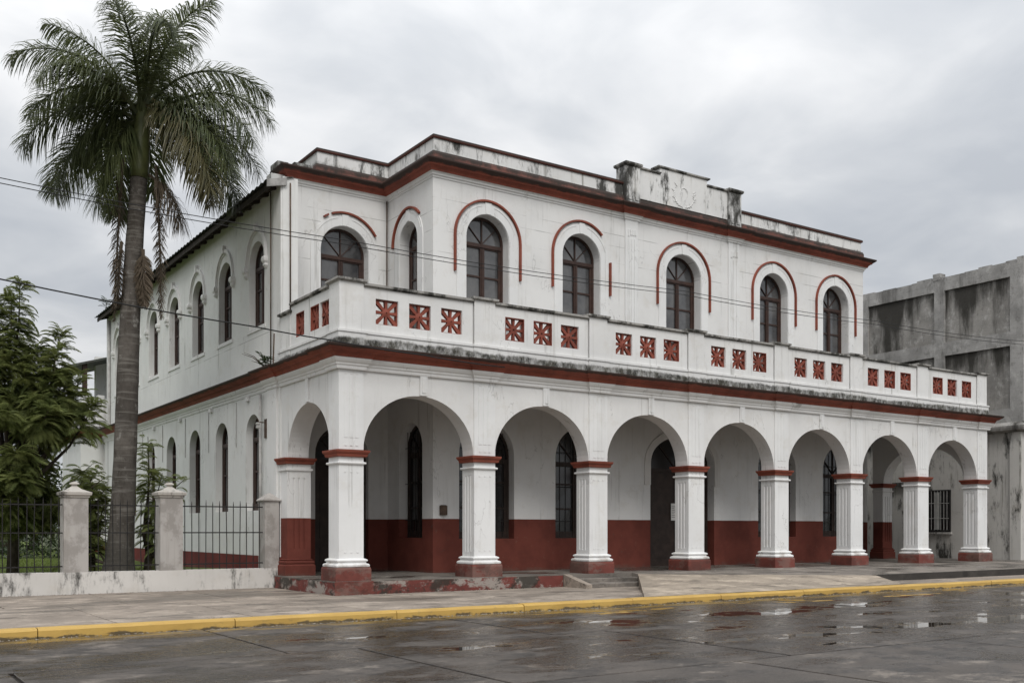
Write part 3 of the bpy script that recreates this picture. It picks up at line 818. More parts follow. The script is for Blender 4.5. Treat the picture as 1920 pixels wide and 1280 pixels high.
# unseen sides, to close the volume
MB().box(XL + .6, 37.0, 49.2, 49.6, -.1, 12.0).build('rear_wall', 'white', H)
MB().box(XE - .6, XE - .1, 29.6, 49.2, -.1, 6.2).box(37.0, 37.5, 29.6, 49.2, 6.2, 12.0).build('right_wall', 'white', H)
MB().box(XC + .5, XR - .5, Y1 + .5, Y2 + .3, 12.15, 12.25).box(11.0, 37.5, Y2 + .45, 49.2, 12.02, 12.15).build('flat_roof', 'conc', H)
MB().box(11.1, XE - .7, 30.2, 49.1, 5.9, 6.1).build('storey_floor', 'dark', H)

# ---- windows
def wframe(c, w, z0, zs, rise, fn, dep, fw=.075, mull=True, transom=None, rails=(), fan=True):
    """frame of an arched window in the plane fn at depth dep"""
    b = MB(); r = w / 2
    def bx(s0, s1, z0_, z1_, d0, d1):
        b.hexa([fn(s, z, d) for z in (z0_, z1_) for s, d in ((s0, d0), (s1, d0), (s1, d1), (s0, d1))])
    d0, d1 = dep, dep + .09
    bx(c - r, c - r + fw, z0, zs, d0, d1); bx(c + r - fw, c + r, z0, zs, d0, d1)
    n = 18
    for i in range(n):
        a0, a1 = pi * i / n, pi * (i + 1) / n
        P = []
        for d in (d0, d1):
            for a, k in ((a0, 0), (a0, fw), (a1, fw), (a1, 0)):
                P.append(fn(c + (r - k) * cos(a), zs + (rise - k) * sin(a), d))
        b.hexa(P)
    tz = transom or zs
    bx(c - r + fw, c + r - fw, tz - .06, tz + .05, d0 - .02, d1 - .01)
    bx(c - r + fw, c + r - fw, tz - .10, tz - .06, d0 + .01, d1 - .01)
    if mull:
        bx(c - .075, c + .075, z0, tz - .10, d0 - .012, d1 - .01)
        bx(c - .02, c + .02, z0, tz - .10, d0 - .03, d0 - .012)
        for sg in (-1, 1): bx(c + sg * (r - fw - .045) - .045, c + sg * (r - fw - .045) + .045, z0, tz - .10, d0 + .014, d1 - .012)
    for rz in rails: bx(c - r + fw, c + r - fw, rz - .028, rz + .028, d0 + .012, d1 - .014)
    bx(c - r + fw, c + r - fw, z0, z0 + .22, d0 + .012, d1 - .014)
    if fan:
        bx(c - .02, c + .02, tz + .05, zs + rise - fw, d0 + .012, d1 - .014)
        for sg in (-1, 1):
            L = (rise + zs - tz) * .92; x1, z1 = c + sg * L * .70, tz + .05 + L * .72; k = .016
            b.hexa([fn(s, z, d) for d in (d0 + .013, d1 - .015) for s, z in ((c - k, tz + .05), (c + k, tz + .05), (x1 + k, z1), (x1 - k, z1))])
    return b
def panes(par, c, w, z0, zs, rise, fn, dep, tz, rails, fw=.075, mull=True, mat='glass'):
    r = w / 2; lv = [z0 + .22] + [q for q in rails] + [tz - .10]
    cols = ((c - r + fw, c - .075), (c + .075, c + r - fw)) if mull else ((c - r + fw, c + r - fw),)
    for a, b_ in cols:
        for i in range(len(lv) - 1):
            j = random.uniform(-.012, .012)
            MB().quad(fn(a - .01, lv[i], dep + .05 + j), fn(b_ + .01, lv[i], dep + .05 - j), fn(b_ + .01, lv[i + 1], dep + .05), fn(a - .01, lv[i + 1], dep + .05)).build('pane', mat, par)
    pts = [(c + (r - fw + .01) * cos(pi * i / 16), zs + (rise - fw + .01) * sin(pi * i / 16)) for i in range(17)]
    lo = tz + .04
    pts = [(c + r - fw + .01, lo)] + [p for p in pts if p[1] > lo + .01] + [(c - r + fw - .01, lo)]
    MB().poly([fn(s, z, dep + .05) for s, z in pts]).build('fanlight_pane', mat, par)
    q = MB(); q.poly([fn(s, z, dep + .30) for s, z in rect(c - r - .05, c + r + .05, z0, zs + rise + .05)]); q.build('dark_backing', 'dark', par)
def ring(c, zs, ro, ri, fn, d0, d1, a0=0., a1=pi, n=26, rz=1.0, drop=0.0, dropl=None, gaps=()):
    b = MB()
    for i in range(n):
        t0, t1 = a0 + (a1 - a0) * i / n, a0 + (a1 - a0) * (i + 1) / n
        if any(g0 <= (t0 + t1) / 2 <= g1 for g0, g1 in gaps): continue
        P = []
        for d in (d0, d1):
            for t, R in ((t0, ro), (t0, ri), (t1, ri), (t1, ro)): P.append(fn(c + R * cos(t), zs + R * rz * sin(t), d))
        b.hexa(P)
    for sg, dr in ((1, drop), (-1, drop if dropl is None else dropl)):
        if dr: 
            s0, s1 = sorted((c + sg * ri, c + sg * ro))
            b.hexa([fn(s, z, d) for z in (zs - dr, zs) for s, d in ((s0, d0), (s1, d0), (s1, d1), (s0, d1))])
    return b
def upper_window(c, w, fn, rise, zs=10.50, gaps=(), drop=1.1, droph=None, hood=True, tz=None, rails=(9.43, 8.2)):
    tz = tz or zs - .10
    wn = wframe(c, w, ZU, zs, rise, fn, .32, transom=tz, rails=rails).build('window', 'wood', H)
    panes(wn, c, w, ZU, zs, rise, fn, .32, tz, rails)
    r = w / 2
    ring(c, zs, r + .34, r + .012, fn, -.03, .01, drop=zs - 7.0, rz=(rise + .34) / (r + .34)).build('archivolt', 'pier_white', wn)
    for a0, a1 in ((.3, 1.35), (1.8, pi - .3)): ring(c, zs, r + .265, r + .25, fn, -.042, -.028, rz=(rise + .26) / (r + .26), a0=a0, a1=a1, n=10).build('archivolt_bead', 'white', wn)
    MB().hexa([fn(s, z, d) for z, k in ((zs + rise + .01, .085), (zs + rise + .36, .115)) for s, d in ((c - k, -.05), (c + k, -.05), (c + k, .01), (c - k, .01))]).build('keystone', 'pier_white', wn)
    if hood:
        ga = list(gaps) if gaps else [(-1, -.5)]
        cuts = [0.0]
        for g0, g1 in sorted(gaps): cuts += [g0, g1]
        cuts.append(pi)
        for a0, a1 in zip(cuts[0::2], cuts[1::2]):
            if a1 - a0 < .05: continue
            ring(c, zs, r + .445, r + .39, fn, -.085, .01, a0=a0, a1=a1, n=max(3, int((a1 - a0) * 9)), rz=(rise + .46) / (r + .46), drop=drop if a0 < .01 else 0, dropl=drop if a1 > pi - .01 else 0).build('hood_moulding', 'red', wn)
        if drop and cuts[1] < .01: ring(c, zs, r + .445, r + .39, fn, -.085, .01, n=0, drop=drop, dropl=0).build('hood_moulding', 'red', wn)
    return wn
for k, (c, w) in enumerate(UPW):
    upper_window(c, w, fy(Y1), .77, gaps=((0.0, .80),) if k == 1 else ())
upper_window(-SW_U[0], SW_U[1], fxl(XC), .62, gaps=((0.0, .75),), drop=0)
w_ = upper_window(RW[0], RW[1], fy(Y2), .80, zs=10.28, gaps=((0, .55), (1.95, 2.05), (2.2, pi)), drop=0, tz=10.16)
upper_window(SW_U[0], SW_U[1], fxr(XR), .62)
# ground floor: dark barred windows and doors in the gallery
def bars(par, c, w, z0, z1, fn, dep, n=7):
    b = MB()
    for i in range(n):
        s = c - w / 2 + w * (i + 1) / (n + 1)
        b.tube([fn(s, z0, dep), fn(s, z1, dep)], .011, 5)
    for z in (z0 + .5, (z0 + z1) / 2, z1 - .5): b.tube([fn(c - w / 2, z, dep), fn(c + w / 2, z, dep)], .010, 5)
    b.build('window_bars', 'iron', par)
def ground_window(c, w, z0, zs, rise, fn, dep=.3):
    rl = (2.3, 3.1)
    wn = wframe(c, w, z0, zs, rise, fn, dep, transom=zs - .15, rails=rl).build('window', 'door', H)
    panes(wn, c, w, z0, zs, rise, fn, dep, zs - .15, rl, mat='glass_dark')
    bars(wn, c, w - .15, z0 + .05, zs + rise * .7, fn, dep - .12)
    return wn
for c, w in GRW: ground_window(c, w, 1.35, 3.93, 1.0, fy(Y1))
ground_window(-SW_G[0], SW_G[1], 1.38, 4.12, .78, fxl(XC))
def door(c, w, zs, rise, fn, dep):
    d = wframe(c, w, FL, zs, rise, fn, dep, fw=.11, transom=zs - .2, rails=(1.2, 2.1)).build('door', 'door', H)
    r = w / 2
    for sg in (-1, 1):
        s0, s1 = sorted((c + sg * .09, c + sg * (r - .1)))
        MB().hexa([fn(s, z, dd) for z in (FL + .02, zs - .3) for s, dd in ((s0, dep + .03), (s1, dep + .03), (s1, dep + .07), (s0, dep + .07))]).build('door_leaf', 'door', d)
        for (z0, z1) in ((FL + .3, 1.1), (1.35, 2.0), (2.2, 3.1)):
            q = ring(0, 0, 1, 1, fn, 0, 0, n=0) if False else MB()
            q.hexa([fn(s, z, dd) for z, m in ((z0, 0), (z1, 0)) for s, dd in ((s0 + .14, dep + .012), (s1 - .14, dep + .012), (s1 - .14, dep + .03), (s0 + .14, dep + .03))])
            q.build('door_panel', 'door', d)
    pts = [(c + (r - .1) * cos(pi * i / 16), zs + (rise - .1) * sin(pi * i / 16)) for i in range(17)]
    MB().poly([fn(c + r - .1, zs - .15, dep + .05)] + [fn(s, z, dep + .05) for s, z in pts] + [fn(c - r + .1, zs - .15, dep + .05)]).build('fanlight_pane', 'glass_dark', d)
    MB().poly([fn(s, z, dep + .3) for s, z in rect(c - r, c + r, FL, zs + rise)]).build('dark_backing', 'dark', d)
    return d
dm = door(DOOR[0], DOOR[1], 3.91, .98, fy(Y1), .33)
ring(DOOR[0], 3.91, 1.80, 1.53, fy(Y1), -.035, .01, rz=1.235 / 1.80, drop=.75).build('archivolt', 'white_gal', dm)
door(13.2, 1.8, 3.95, .9, fy(Y2), .2)
# left wall windows
def side_window(y, w, z0, zs, X, dep):
    fn = fxl(X)
    rl = (z0 + 1.2,)
    wn = wframe(-y, w, z0, zs, w / 2, fn, dep, transom=zs - .08, rails=rl, mull=True, fan=False).build('window', 'wood', H)
    panes(wn, -y, w, z0, zs, w / 2, fn, dep, zs - .08, rl, mat='glass' if z0 > 5 else 'glass_dark')
    return wn
for y in WY:
    side_window(y, 1.26, 2.2, 4.46, XL, .22)
    wn = side_window(y, 1.32, 7.72, 9.64, XU, .20)
    fn = fxl(XU)
    b = ring(-y, 9.60, .90, .815, fn, -.075, .01, rz=1.24)
    ring(-y, 9.60, .80, .77, fn, -.035, .01, rz=1.24).build('hood_fillet', 'white', wn)
    for sg in (-1, 1):
        s = -y + sg * .86
        q = [(.10, 9.66), (.115, 9.60), (.11, 9.52), (.07, 9.46), (.08, 9.40), (.03, 9.33)]
        for (k0, za), (k1, zb) in zip(q[:-1], q[1:]):
            b.hexa([fn(s_, z_, d_) for z_, kk in ((zb, k1), (za, k0)) for s_, d_ in ((s - kk, -kk - .02), (s + kk, -kk - .02), (s + kk, .01), (s - kk, .01))])
    b.hexa([fn(s_, z_, d_) for z_ in (10.58, 10.84) for s_, d_ in ((-y - .06, -.11), (-y + .06, -.11), (-y + .07, .01), (-y - .07, .01))])
    b.build('hood_moulding', 'white', wn)
    MB().hexa([fn(s_, z_, d_) for z_ in (7.60, 7.715) for s_, d_ in ((-y - .80, -.03), (-y + .80, -.03), (-y + .80, .01), (-y - .80, .01))]).build('sill', 'white', wn)
# small brackets under the side cornice
for y in (30.0, 33.6, 37.2, 40.8, 44.4):
    MB().box(XL - .09, XL - .001, y - .09, y + .09, 5.52, 5.655).build('cornice_bracket', 'white', H)

# ---- upper cornice, parapet, pediment
upath = [(11.48, 29.8), (11.48, Y2), (XC, Y2), (XC, Y1)]
for (a, b_) in ((22.14, 22.76), (27.02, 27.66)): upath += [(a, Y1), (a, Y1 - .06), (b_, Y1 - .06), (b_, Y1)]
upath += [(XR, Y1), (XR, Y2), (37.6, Y2), (37.6, Y2 + 1.2)]
MB().sweep(upath, [(-.05, 12.08), (.02, 12.08), (.03, 12.13), (.06, 12.15), (.07, 12.20), (.11, 12.24), (-.05, 12.24)]).build('cornice_moulding', 'white', H)
MB().sweep(upath, [(-.05, 12.241), (.13, 12.241), (.15, 12.30), (.20, 12.35), (.25, 12.37), (.27, 12.41), (.34, 12.46), (.38, 12.50), (.385, 12.54), (.12, 12.56), (-.05, 12.56)]).build('upper_cornice', 'red_cornice_up', H)
ppath = [(12.40, 31.2), (12.40, Y2 + .06), (XC + .06, Y2 + .06), (XC + .06, Y1 + .06), (XR - .06, Y1 + .06), (XR - .06, Y2 + .06), (37.0, Y2 + .06), (37.0, 31.2)]
MB().sweep(ppath, [(-.22, 12.50), (.09, 12.50), (.085, 12.80), (.05, 12.88), (-.22, 12.88)]).build('brick_course', 'red_brick', H)
MB().sweep(ppath, [(-.20, 12.88), (.0, 12.88), (.0, 13.27), (-.20, 13.27)]).build('parapet', 'white_par', H)
MB().sweep(ppath, [(-.22, 13.271), (.04, 13.271), (.06, 13.30), (.06, 13.35), (.03, 13.38), (-.22, 13.38)]).build('parapet_coping', 'red_coping', H)
MB().box(11.62, 12.22, Y2 - .02, Y2 + .35, 12.561, 12.76).box(11.25, 11.6, Y2 + .4, Y2 + 1.0, 12.50, 12.86).build('blocking_course', 'white_par', H)
pd = MB()
yp = Y1 - .02
out = [(22.6, 12.89), (27.2, 12.89), (27.2, 13.87), (26.0, 13.87), (26.0, 14.10), (23.75, 14.10), (23.75, 13.87), (22.6, 13.87)]
pd.wall(out, [], fy(yp), .3)
P_ = pd.build('pediment', 'white_tab', H)
for a, b_, z in ((22.60, 23.71, 13.87), (26.04, 27.15, 13.87), (23.70, 26.05, 14.10)):
    MB().stack(a, b_, yp, yp + .3, [(.0, z + .001), (.03, z + .02), (.06, z + .04), (.06, z + .085), (.0, z + .10)]).build('pediment_coping', 'coping', P_)
for x in (22.14, 27.02):
    q = MB().stack(x, x + .62, yp - .10, yp + .42, [(.0, 12.56), (.0, 13.87)])
    for xc in (.16, .46): q.box(x + xc - .07, x + xc + .07, yp - .125, yp - .10, 12.75, 13.75)
    pe = q.build('pedestal', 'white_ped', H)
    MB().stack(x, x + .62, yp - .10, yp + .42, [(.0, 13.87), (.04, 13.89), (.07, 13.93), (.07, 13.99), (0, 14.03)]).build('pedestal_cap', 'coping', pe)
# worn plaster wreath emblem on the pediment
em = MB()
for sg in (-1, 1):
    pts = [(24.87 + sg * .48 * sin(t), yp - .008, 13.36 - .42 * cos(t)) for t in np.linspace(.12, 2.5, 14)]
    em.tube(pts[:9], [.012] * 9, 5)
    for i in range(1, 13):
        p = pts[i]
        for q in (-1, 1):
            d = Vector((p[0] - 24.87, 0, p[2] - 13.36)).normalized() * q
            e2 = (p[0] + d.x * .09 + sg * .03, yp - .012, p[2] + d.z * .09 + .05)
            if random.random() < .45: em.tube([p, e2], [.016, .004], 4)
pts = [(24.87 + .17 * cos(t), yp - .008, 13.42 + .2 * sin(t)) for t in np.linspace(0, 2 * pi, 16)]
em.tube(pts[2:9], .009, 5)
em.build('wreath_emblem', 'white_tab', P_)
# fluted pilasters on the upper front
for x in (22.17, 27.06):
    q = MB().box(x, x + .56, Y1 - .05, Y1 + .01, 6.24, 12.09)
    for xc in (.14, .28, .42): q.box(x + xc - .035, x + xc + .035, Y1 - .07, Y1 - .049, 7.0, 11.45)
    for xc in (.14, .24, .34, .44): q.box(x + xc - .03, x + xc + .02, Y1 - .075, Y1 - .049, 11.52 + .05 * (xc > .2), 11.75)
    q.build('pilaster', 'pier_white', H)
# ---- roof over the left wing
rf = MB()
ex, ez = 10.12, 11.46
ny = 250; ya, yb_ = 27.45, 49.9
for i in range(ny):
    y0_, y1_ = ya + (yb_ - ya) * i / ny, ya + (yb_ - ya) * (i + 1) / ny
    h0, h1 = .026 * sin(i * pi / 2 * 1.0), .026 * sin((i + 1) * pi / 2)
    for t in (0, -.014):
        xb = 16.8 if y0_ > 30.0 else 10.95; zb = ez + 1.9 * (xb - ex) / (16.8 - ex)
        rf.quad((ex, y0_, ez + h0 + t), (xb, y0_, zb + h0 + t), (xb, y1_, zb + h1 + t), (ex, y1_, ez + h1 + t))
    rf.quad((ex, y0_, ez + h0 - .014), (ex, y0_, ez + h0), (ex, y1_, ez + h1), (ex, y1_, ez + h1 - .014))
rf.build('metal_roof', 'roof', H, smooth=True)
MB().hexa([(ex + .10, ya + .05, ez - .20), (ex + .14, ya + .05, ez - .20), (ex + .14, yb_ - .1, ez - .20), (ex + .10, yb_ - .1, ez - .20), (ex + .10, ya + .05, ez - .035), (ex + .14, ya + .05, ez - .025), (ex + .14, yb_ - .1, ez - .025), (ex + .10, yb_ - .1, ez - .035)]).build('fascia', 'eave_wood', H)
MB().quad((ex + .14, ya + .05, ez - .06), (ex + .14, yb_ - .1, ez - .06), (XU + .3, yb_ - .1, ez + .09), (XU + .3, ya + .05, ez + .09)).build('eave_soffit', 'eave_wood', H)
y = ya + .4
while y < yb_ - .3:
    MB().hexa([(ex + .15, y, ez - .19), (XU + .05, y, ez - .05), (XU + .05, y + .09, ez - .05), (ex + .15, y + .09, ez - .19), (ex + .15, y, ez - .065), (XU + .05, y, ez + .07), (XU + .05, y + .09, ez + .07), (ex + .15, y + .09, ez - .065)]).build('rafter', 'eave_wood', H)
    y += .74
MB().hexa([(ex + .02, ya - .02, ez - .19), (10.72, ya - .02, ez - .05), (10.72, ya + .03, ez - .05), (ex + .02, ya + .03, ez - .19), (ex + .02, ya - .02, ez + .02), (10.72, ya - .02, ez + .16), (10.72, ya + .03, ez + .16), (ex + .02, ya + .03, ez + .02)]).build('bargeboard', 'conc', H)
# downpipes
for (x, y, z0, z1, r, m_) in ((XL - .09, 28.75, .5, 5.6, .045, 'pipe'), (XU - .07, 28.25, 6.3, 11.4, .02, 'rust'), (XC - .06, Y2 - .06, 6.3, 12.1, .022, 'rust'), (XU + .22, 27.47, 7.75, 11.5, .022, 'rust'), (XU - .07, 48.9, .5, 11.2, .06, 'pipe')):
    MB().tube([(x, y, z0), (x, y, z1)], r, 8).build('downpipe', m_, H, smooth=True)
for y in (31.1, 33.9, 36.6, 39.6, 42.6): MB().tube([(XL - .02, y, 4.2), (XL - .02, y, 5.6)], .012, 5).build('wall_conduit', 'pipe', H)
# ---- rear gallery beyond the left wing
MB().box(9.55, 14, 50.0, 54.5, -.1, 5.9).build('rear_gallery_wall', 'white_left', H)
MB().sweep([(9.55, 54.5), (9.55, 50.0), (14, 50.0)], [(-.05, 5.9), (.1, 5.9), (.2, 6.0), (.36, 6.15), (.38, 6.23), (-.05, 6.23)]).build('rear_cornice', 'red_cornice', H)
q = MB().box(9.65, 14, 50.1, 50.34, 6.24, 7.75).box(9.65, 9.9, 50.34, 54.4, 6.24, 7.75)
q.build('rear_balustrade', 'white_bal', H)
for x in (9.6, 10.3): MB().box(x, x + .3, 50.05, 50.40, 6.24, 7.9).build('balustrade_post', 'white_bal', H)
MB().hexa([(8.9, 49.95, 9.05), (14, 49.95, 10.6), (14, 55, 10.6), (8.9, 55, 9.05), (8.9, 49.95, 9.15), (14, 49.95, 10.7), (14, 55, 10.7), (8.9, 55, 9.15)]).build('rear_roof', 'roof', H)
for x, y in ((9.75, 50.2), (9.75, 53.8)): MB().box(x - .1, x + .1, y - .1, y + .1, 7.75, 9.35).build('rear_post', 'wood', H)
MB().box(10.6, 14, 52.0, 52.3, 6.24, 10.0).build('rear_upper_wall', 'white_left', H)

# ================================================================== NEIGHBOUR
XN = 41.3
N = thing('concrete_building', 'tall grey stained concrete building with blank recessed panels beside the white hall', 'building', (46, 32, 0))
MB().box(XN + .14, 56, 23.46, 40, 5.95, 12.80).build('core_wall', 'conc', N)
cols = [(23.30, 23.75), (26.80, 27.29), (30.82, 31.3), (34.6, 35.1)]
for a, b_ in cols: MB().box(XN, XN + .139, a, b_, 6.15, 12.82).build('column', 'conc', N)
for za, zb in ((12.30, 12.82), (9.38, 9.98), (6.15, 6.75)):
    for i in range(3):
        MB().box(XN + .003, XN + .139, cols[i][1], cols[i + 1][0], za, zb - .003).build('beam', 'conc', N)
for za, zb in ((9.98, 12.30), (6.75, 9.38)):
    for i in range(3):
        MB().box(XN + .10, XN + .138, cols[i][1] + .004, cols[i + 1][0] - .004, za + .004, zb - .004).build('wall_panel', 'conc_panel', N)
# ragged brick top course
y = 23.32
while y < 40:
    w = random.uniform(.25, .9); h = random.choice((.08, .10, .12, .16, .10))
    MB().box(XN + .02, XN + .30, y, min(y + w, 40) - .004, 12.822, 12.822 + h).build('top_course', 'conc', N); y += w
MB().box(XN - .02, XN + .4, 27.0, 27.35, 12.823, 13.12).build('stub_column', 'conc', N)
MB().box(XN - .002, 56, 23.18, 23.455, 6.15, 13.06).build('front_wall', 'conc', N)
MB().box(XN + .05, 56, 23.30, 40, -.1, 5.72).build('lower_wall', 'conc_low', N)
MB().stack(XN - .28, 56, 23.0, 40, [(-.2, 5.72), (-.02, 5.80), (0, 5.90), (0, 5.98), (-.26, 6.15)]).build('ledge', 'conc_panel', N)
MB().box(XN - .04, XN + .049, 23.26, 23.74, .2, 5.72).build('pilaster', 'conc_low', N)
MB().box(XN - .10, XN + .05, 27.9, 30.2, 3.62, 3.80).build('old_ledge', 'conc_panel', N)
wn = MB()
fn = fxl(XN + .05)
def bxn(b, s0, s1, z0, z1, d0, d1): b.hexa([fn(s, z, d) for z in (z0, z1) for s, d in ((s0, d0), (s1, d0), (s1, d1), (s0, d1))])
for a in ((-27.62, -27.55, 1.50, 3.40), (-26.57, -26.50, 1.50, 3.40), (-27.55, -26.57, 1.50, 1.62), (-27.55, -26.57, 3.33, 3.40)): bxn(wn, *a, -.05, .02)
NW = wn.build('window', 'iron', N)
MB().poly([fn(s, z, -.012) for s, z in rect(-27.55, -26.57, 1.6, 3.35)]).build('pane', 'glass_dark', NW)
q = MB()
for k in range(6): q.tube([fn(-27.44 + k * .155, 1.6, -.045), fn(-27.44 + k * .155, 3.35, -.045)], .013, 5)
for z in (2.12, 2.80): q.tube([fn(-27.56, z, -.05), fn(-26.56, z, -.05)], .012, 5)
q.build('window_bars', 'pipe', NW)
q = MB()
for k in range(5): q.quad(*[fn(-27.28 + (k + i) * .05, z, -.02 - .015 * ((k + i) % 2)) for i, z in ((0, 1.62), (1, 1.62), (1, 3.3), (0, 3.3))])
q.build('curtain', 'curtain', NW)
bq = MB(); bxn(bq, -27.68, -26.44, 1.42, 1.50, -.10, .01); bq.build('sill', 'conc_low', NW)

# ================================================================== FENCE
YF = 27.5
F = thing('boundary_wall', 'low mouldy plaster wall with square capped pillars in front of the garden', 'wall', (4, YF, 0))
b = MB()
n = 30
b.wall([(-14, -.15), (10.49, -.15)] + [(10.49 - 24.49 * i / n, .555 + random.uniform(-.008, .008)) for i in range(n + 1)], [], fy(YF - .12), .34)
b.build('base_wall', 'old_wall', F)
def pillar(x0, x1, zc, zt, small=False):
    y0, y1 = YF - .115, YF + .40
    p = MB().stack(x0, x1, y0, y1, [(.0, .50), (.0, zc)]).build('pillar', 'old_plaster', F)
    w = (x1 - x0) / 2
    if small: MB().stack(x0, x1, y0, y1, [(.0, zc), (.05, zc + .02), (.05, zc + .05), (-w + .03, zt)]).build('pillar_cap', 'old_plaster', p)
    else:
        MB().stack(x0, x1, y0, y1, [(.0, zc), (.03, zc + .01), (.03, zc + .05), (.07, zc + .07), (.08, zc + .14), (.03, zc + .155), (-w * .45, zc + .22), (-w * .78, zc + .30), (-w * .80, zc + .33), (-w * .62, zc + .35), (-w * .66, zc + .38), (-w + .01, zc + .43)]).build('pillar_cap', 'cap_old', p)
pillar(4.83, 5.41, 2.44, 2.9); pillar(7.20, 7.79, 2.48, 2.86); pillar(10.06, 10.47, 2.42, 2.66, True)
pillar(2.40, 3.0, 2.44, 2.9)
def railing(x0, x1, label):
    T = thing('iron_railing', label, 'railing', ((x0 + x1) / 2, YF + .05, .55), 'iron railing panels of the garden fence')
    yv = YF + .05
    n = int(round((x1 - x0) / .186))
    for i in range(n):
        x = x0 + (x1 - x0) * (i + .5) / n; dx = random.uniform(-.012, .012); zt = 2.42 + random.uniform(-.03, .03)
        bend = random.uniform(-.03, .03) if random.random() < .3 else 0
        MB().tube([(x, yv, .54), (x + bend, yv, 1.2), (x + dx, yv, 2.32), (x + dx, yv, zt)], [.0125, .0125, .0125, .004], 6).build('bar', 'iron', T)
    for z in (.70, 1.55, 2.26):
        MB().box(x0 - .02, x1 + .02, yv + .012, yv + .022, z - .016, z + .016).build('rail', 'iron', T)
railing(7.79, 10.06, 'black iron bar railing between the middle pillar and the white hall')
railing(5.41, 7.20, 'black iron bar railing in front of the palm trunk')
railing(3.0, 4.83, 'black iron bar railing at the left edge in front of the lawn')

# ================================================================== CABLES
def cable(pts, r, label):
    P = []
    for i in range(len(pts) - 1):
        a, b = Vector(pts[i]), Vector(pts[i + 1])
        for t in np.linspace(0, 1, 7)[:-1]: 
            q = a.lerp(b, t); q.z -= .10 * 4 * t * (1 - t) * min(1, (b - a).length / 12); P.append(q)
    P.append(Vector(pts[-1]))
    o = MB().tube(P, r, 6).build('power_cable', 'cable', origin=pts[0], smooth=True)
    return tag(o, label, 'cable', 'overhead cables crossing the facade')
cable([(-9, 21.5, 8.62), (2.66, 21.5, 8.35), (9.71, 21.5, 8.30), (20.4, 21.5, 8.52), (29.2, 21.5, 8.66), (38.4, 21.5, 8.92), (52, 21.5, 9.5)], .009, 'upper of two thin parallel cables crossing in front of the upper windows')
cable([(-9, 21.5, 8.52), (2.66, 21.5, 8.25), (9.71, 21.5, 8.20), (20.4, 21.5, 8.41), (29.2, 21.5, 8.54), (38.4, 21.5, 8.79), (52, 21.5, 9.35)], .009, 'lower of two thin parallel cables crossing in front of the upper windows')
cable([(-9, 22.5, 7.9), (2.78, 22.5, 6.64), (8.05, 22.5, 6.27), (9.89, 22.5, 6.16), (12.5, 22.7, 6.08), (15.2, 22.99, 6.05)], .016, 'thick black cable from the palm side to the red balcony cornice')

# ================================================================== SMALL THINGS
nz = thing('paper_notice', 'white paper notice fixed to the dark main door', 'notice', (24.62, Y1 + .33, 1.95))
MB().box(24.56, 24.80, Y1 + .300, Y1 + .306, 1.95, 2.55).build('sheet', 'paper', nz)
b = MB()
for k in range(7): b.box(24.59, 24.77 - .03 * (k % 3), Y1 + .2975, Y1 + .2995, 2.06 + k * .062, 2.075 + k * .062)
b.build('print', 'ink', nz)
mb_ = MB().stack(15.00, 15.22, Y1 - .09, Y1 - .002, [(0, 2.06), (0, 2.34), (-.03, 2.36)])
tag(mb_.build('meter_box', 'rust', origin=(15.1, Y1, 2.06)), 'small rusty meter box on the gallery wall beside the second pier', 'box')
wl = thing('wall_bracket', 'small rusty insulator bracket on the white side wall by the first window', 'bracket', (XL, 28.52, 4.2))
MB().box(XL - .03, XL - .001, 28.44, 28.60, 4.3, 4.85).build('back_plate', 'rust', wl)
MB().tube([(XL - .02, 28.52, 4.75), (XL - .22, 28.52, 4.75), (XL - .25, 28.52, 4.85)], .018, 6).build('arm', 'rust', wl)
MB().stack(XL - .29, XL - .21, 28.48, 28.56, [(-.02, 4.55), (.01, 4.58), (.0, 4.66), (.02, 4.7), (-.01, 4.74)]).build('insulator', 'pipe', wl)
rod = MB().tube([(XL - .20, 27.42, 6.24), (XL - .17, 27.42, 7.15)], .02, 6)
tag(rod.build('iron_rod', 'rust', origin=(XL - .20, 27.42, 6.24)), 'thin rusty rod standing on the cornice at the end of the balcony', 'rod')

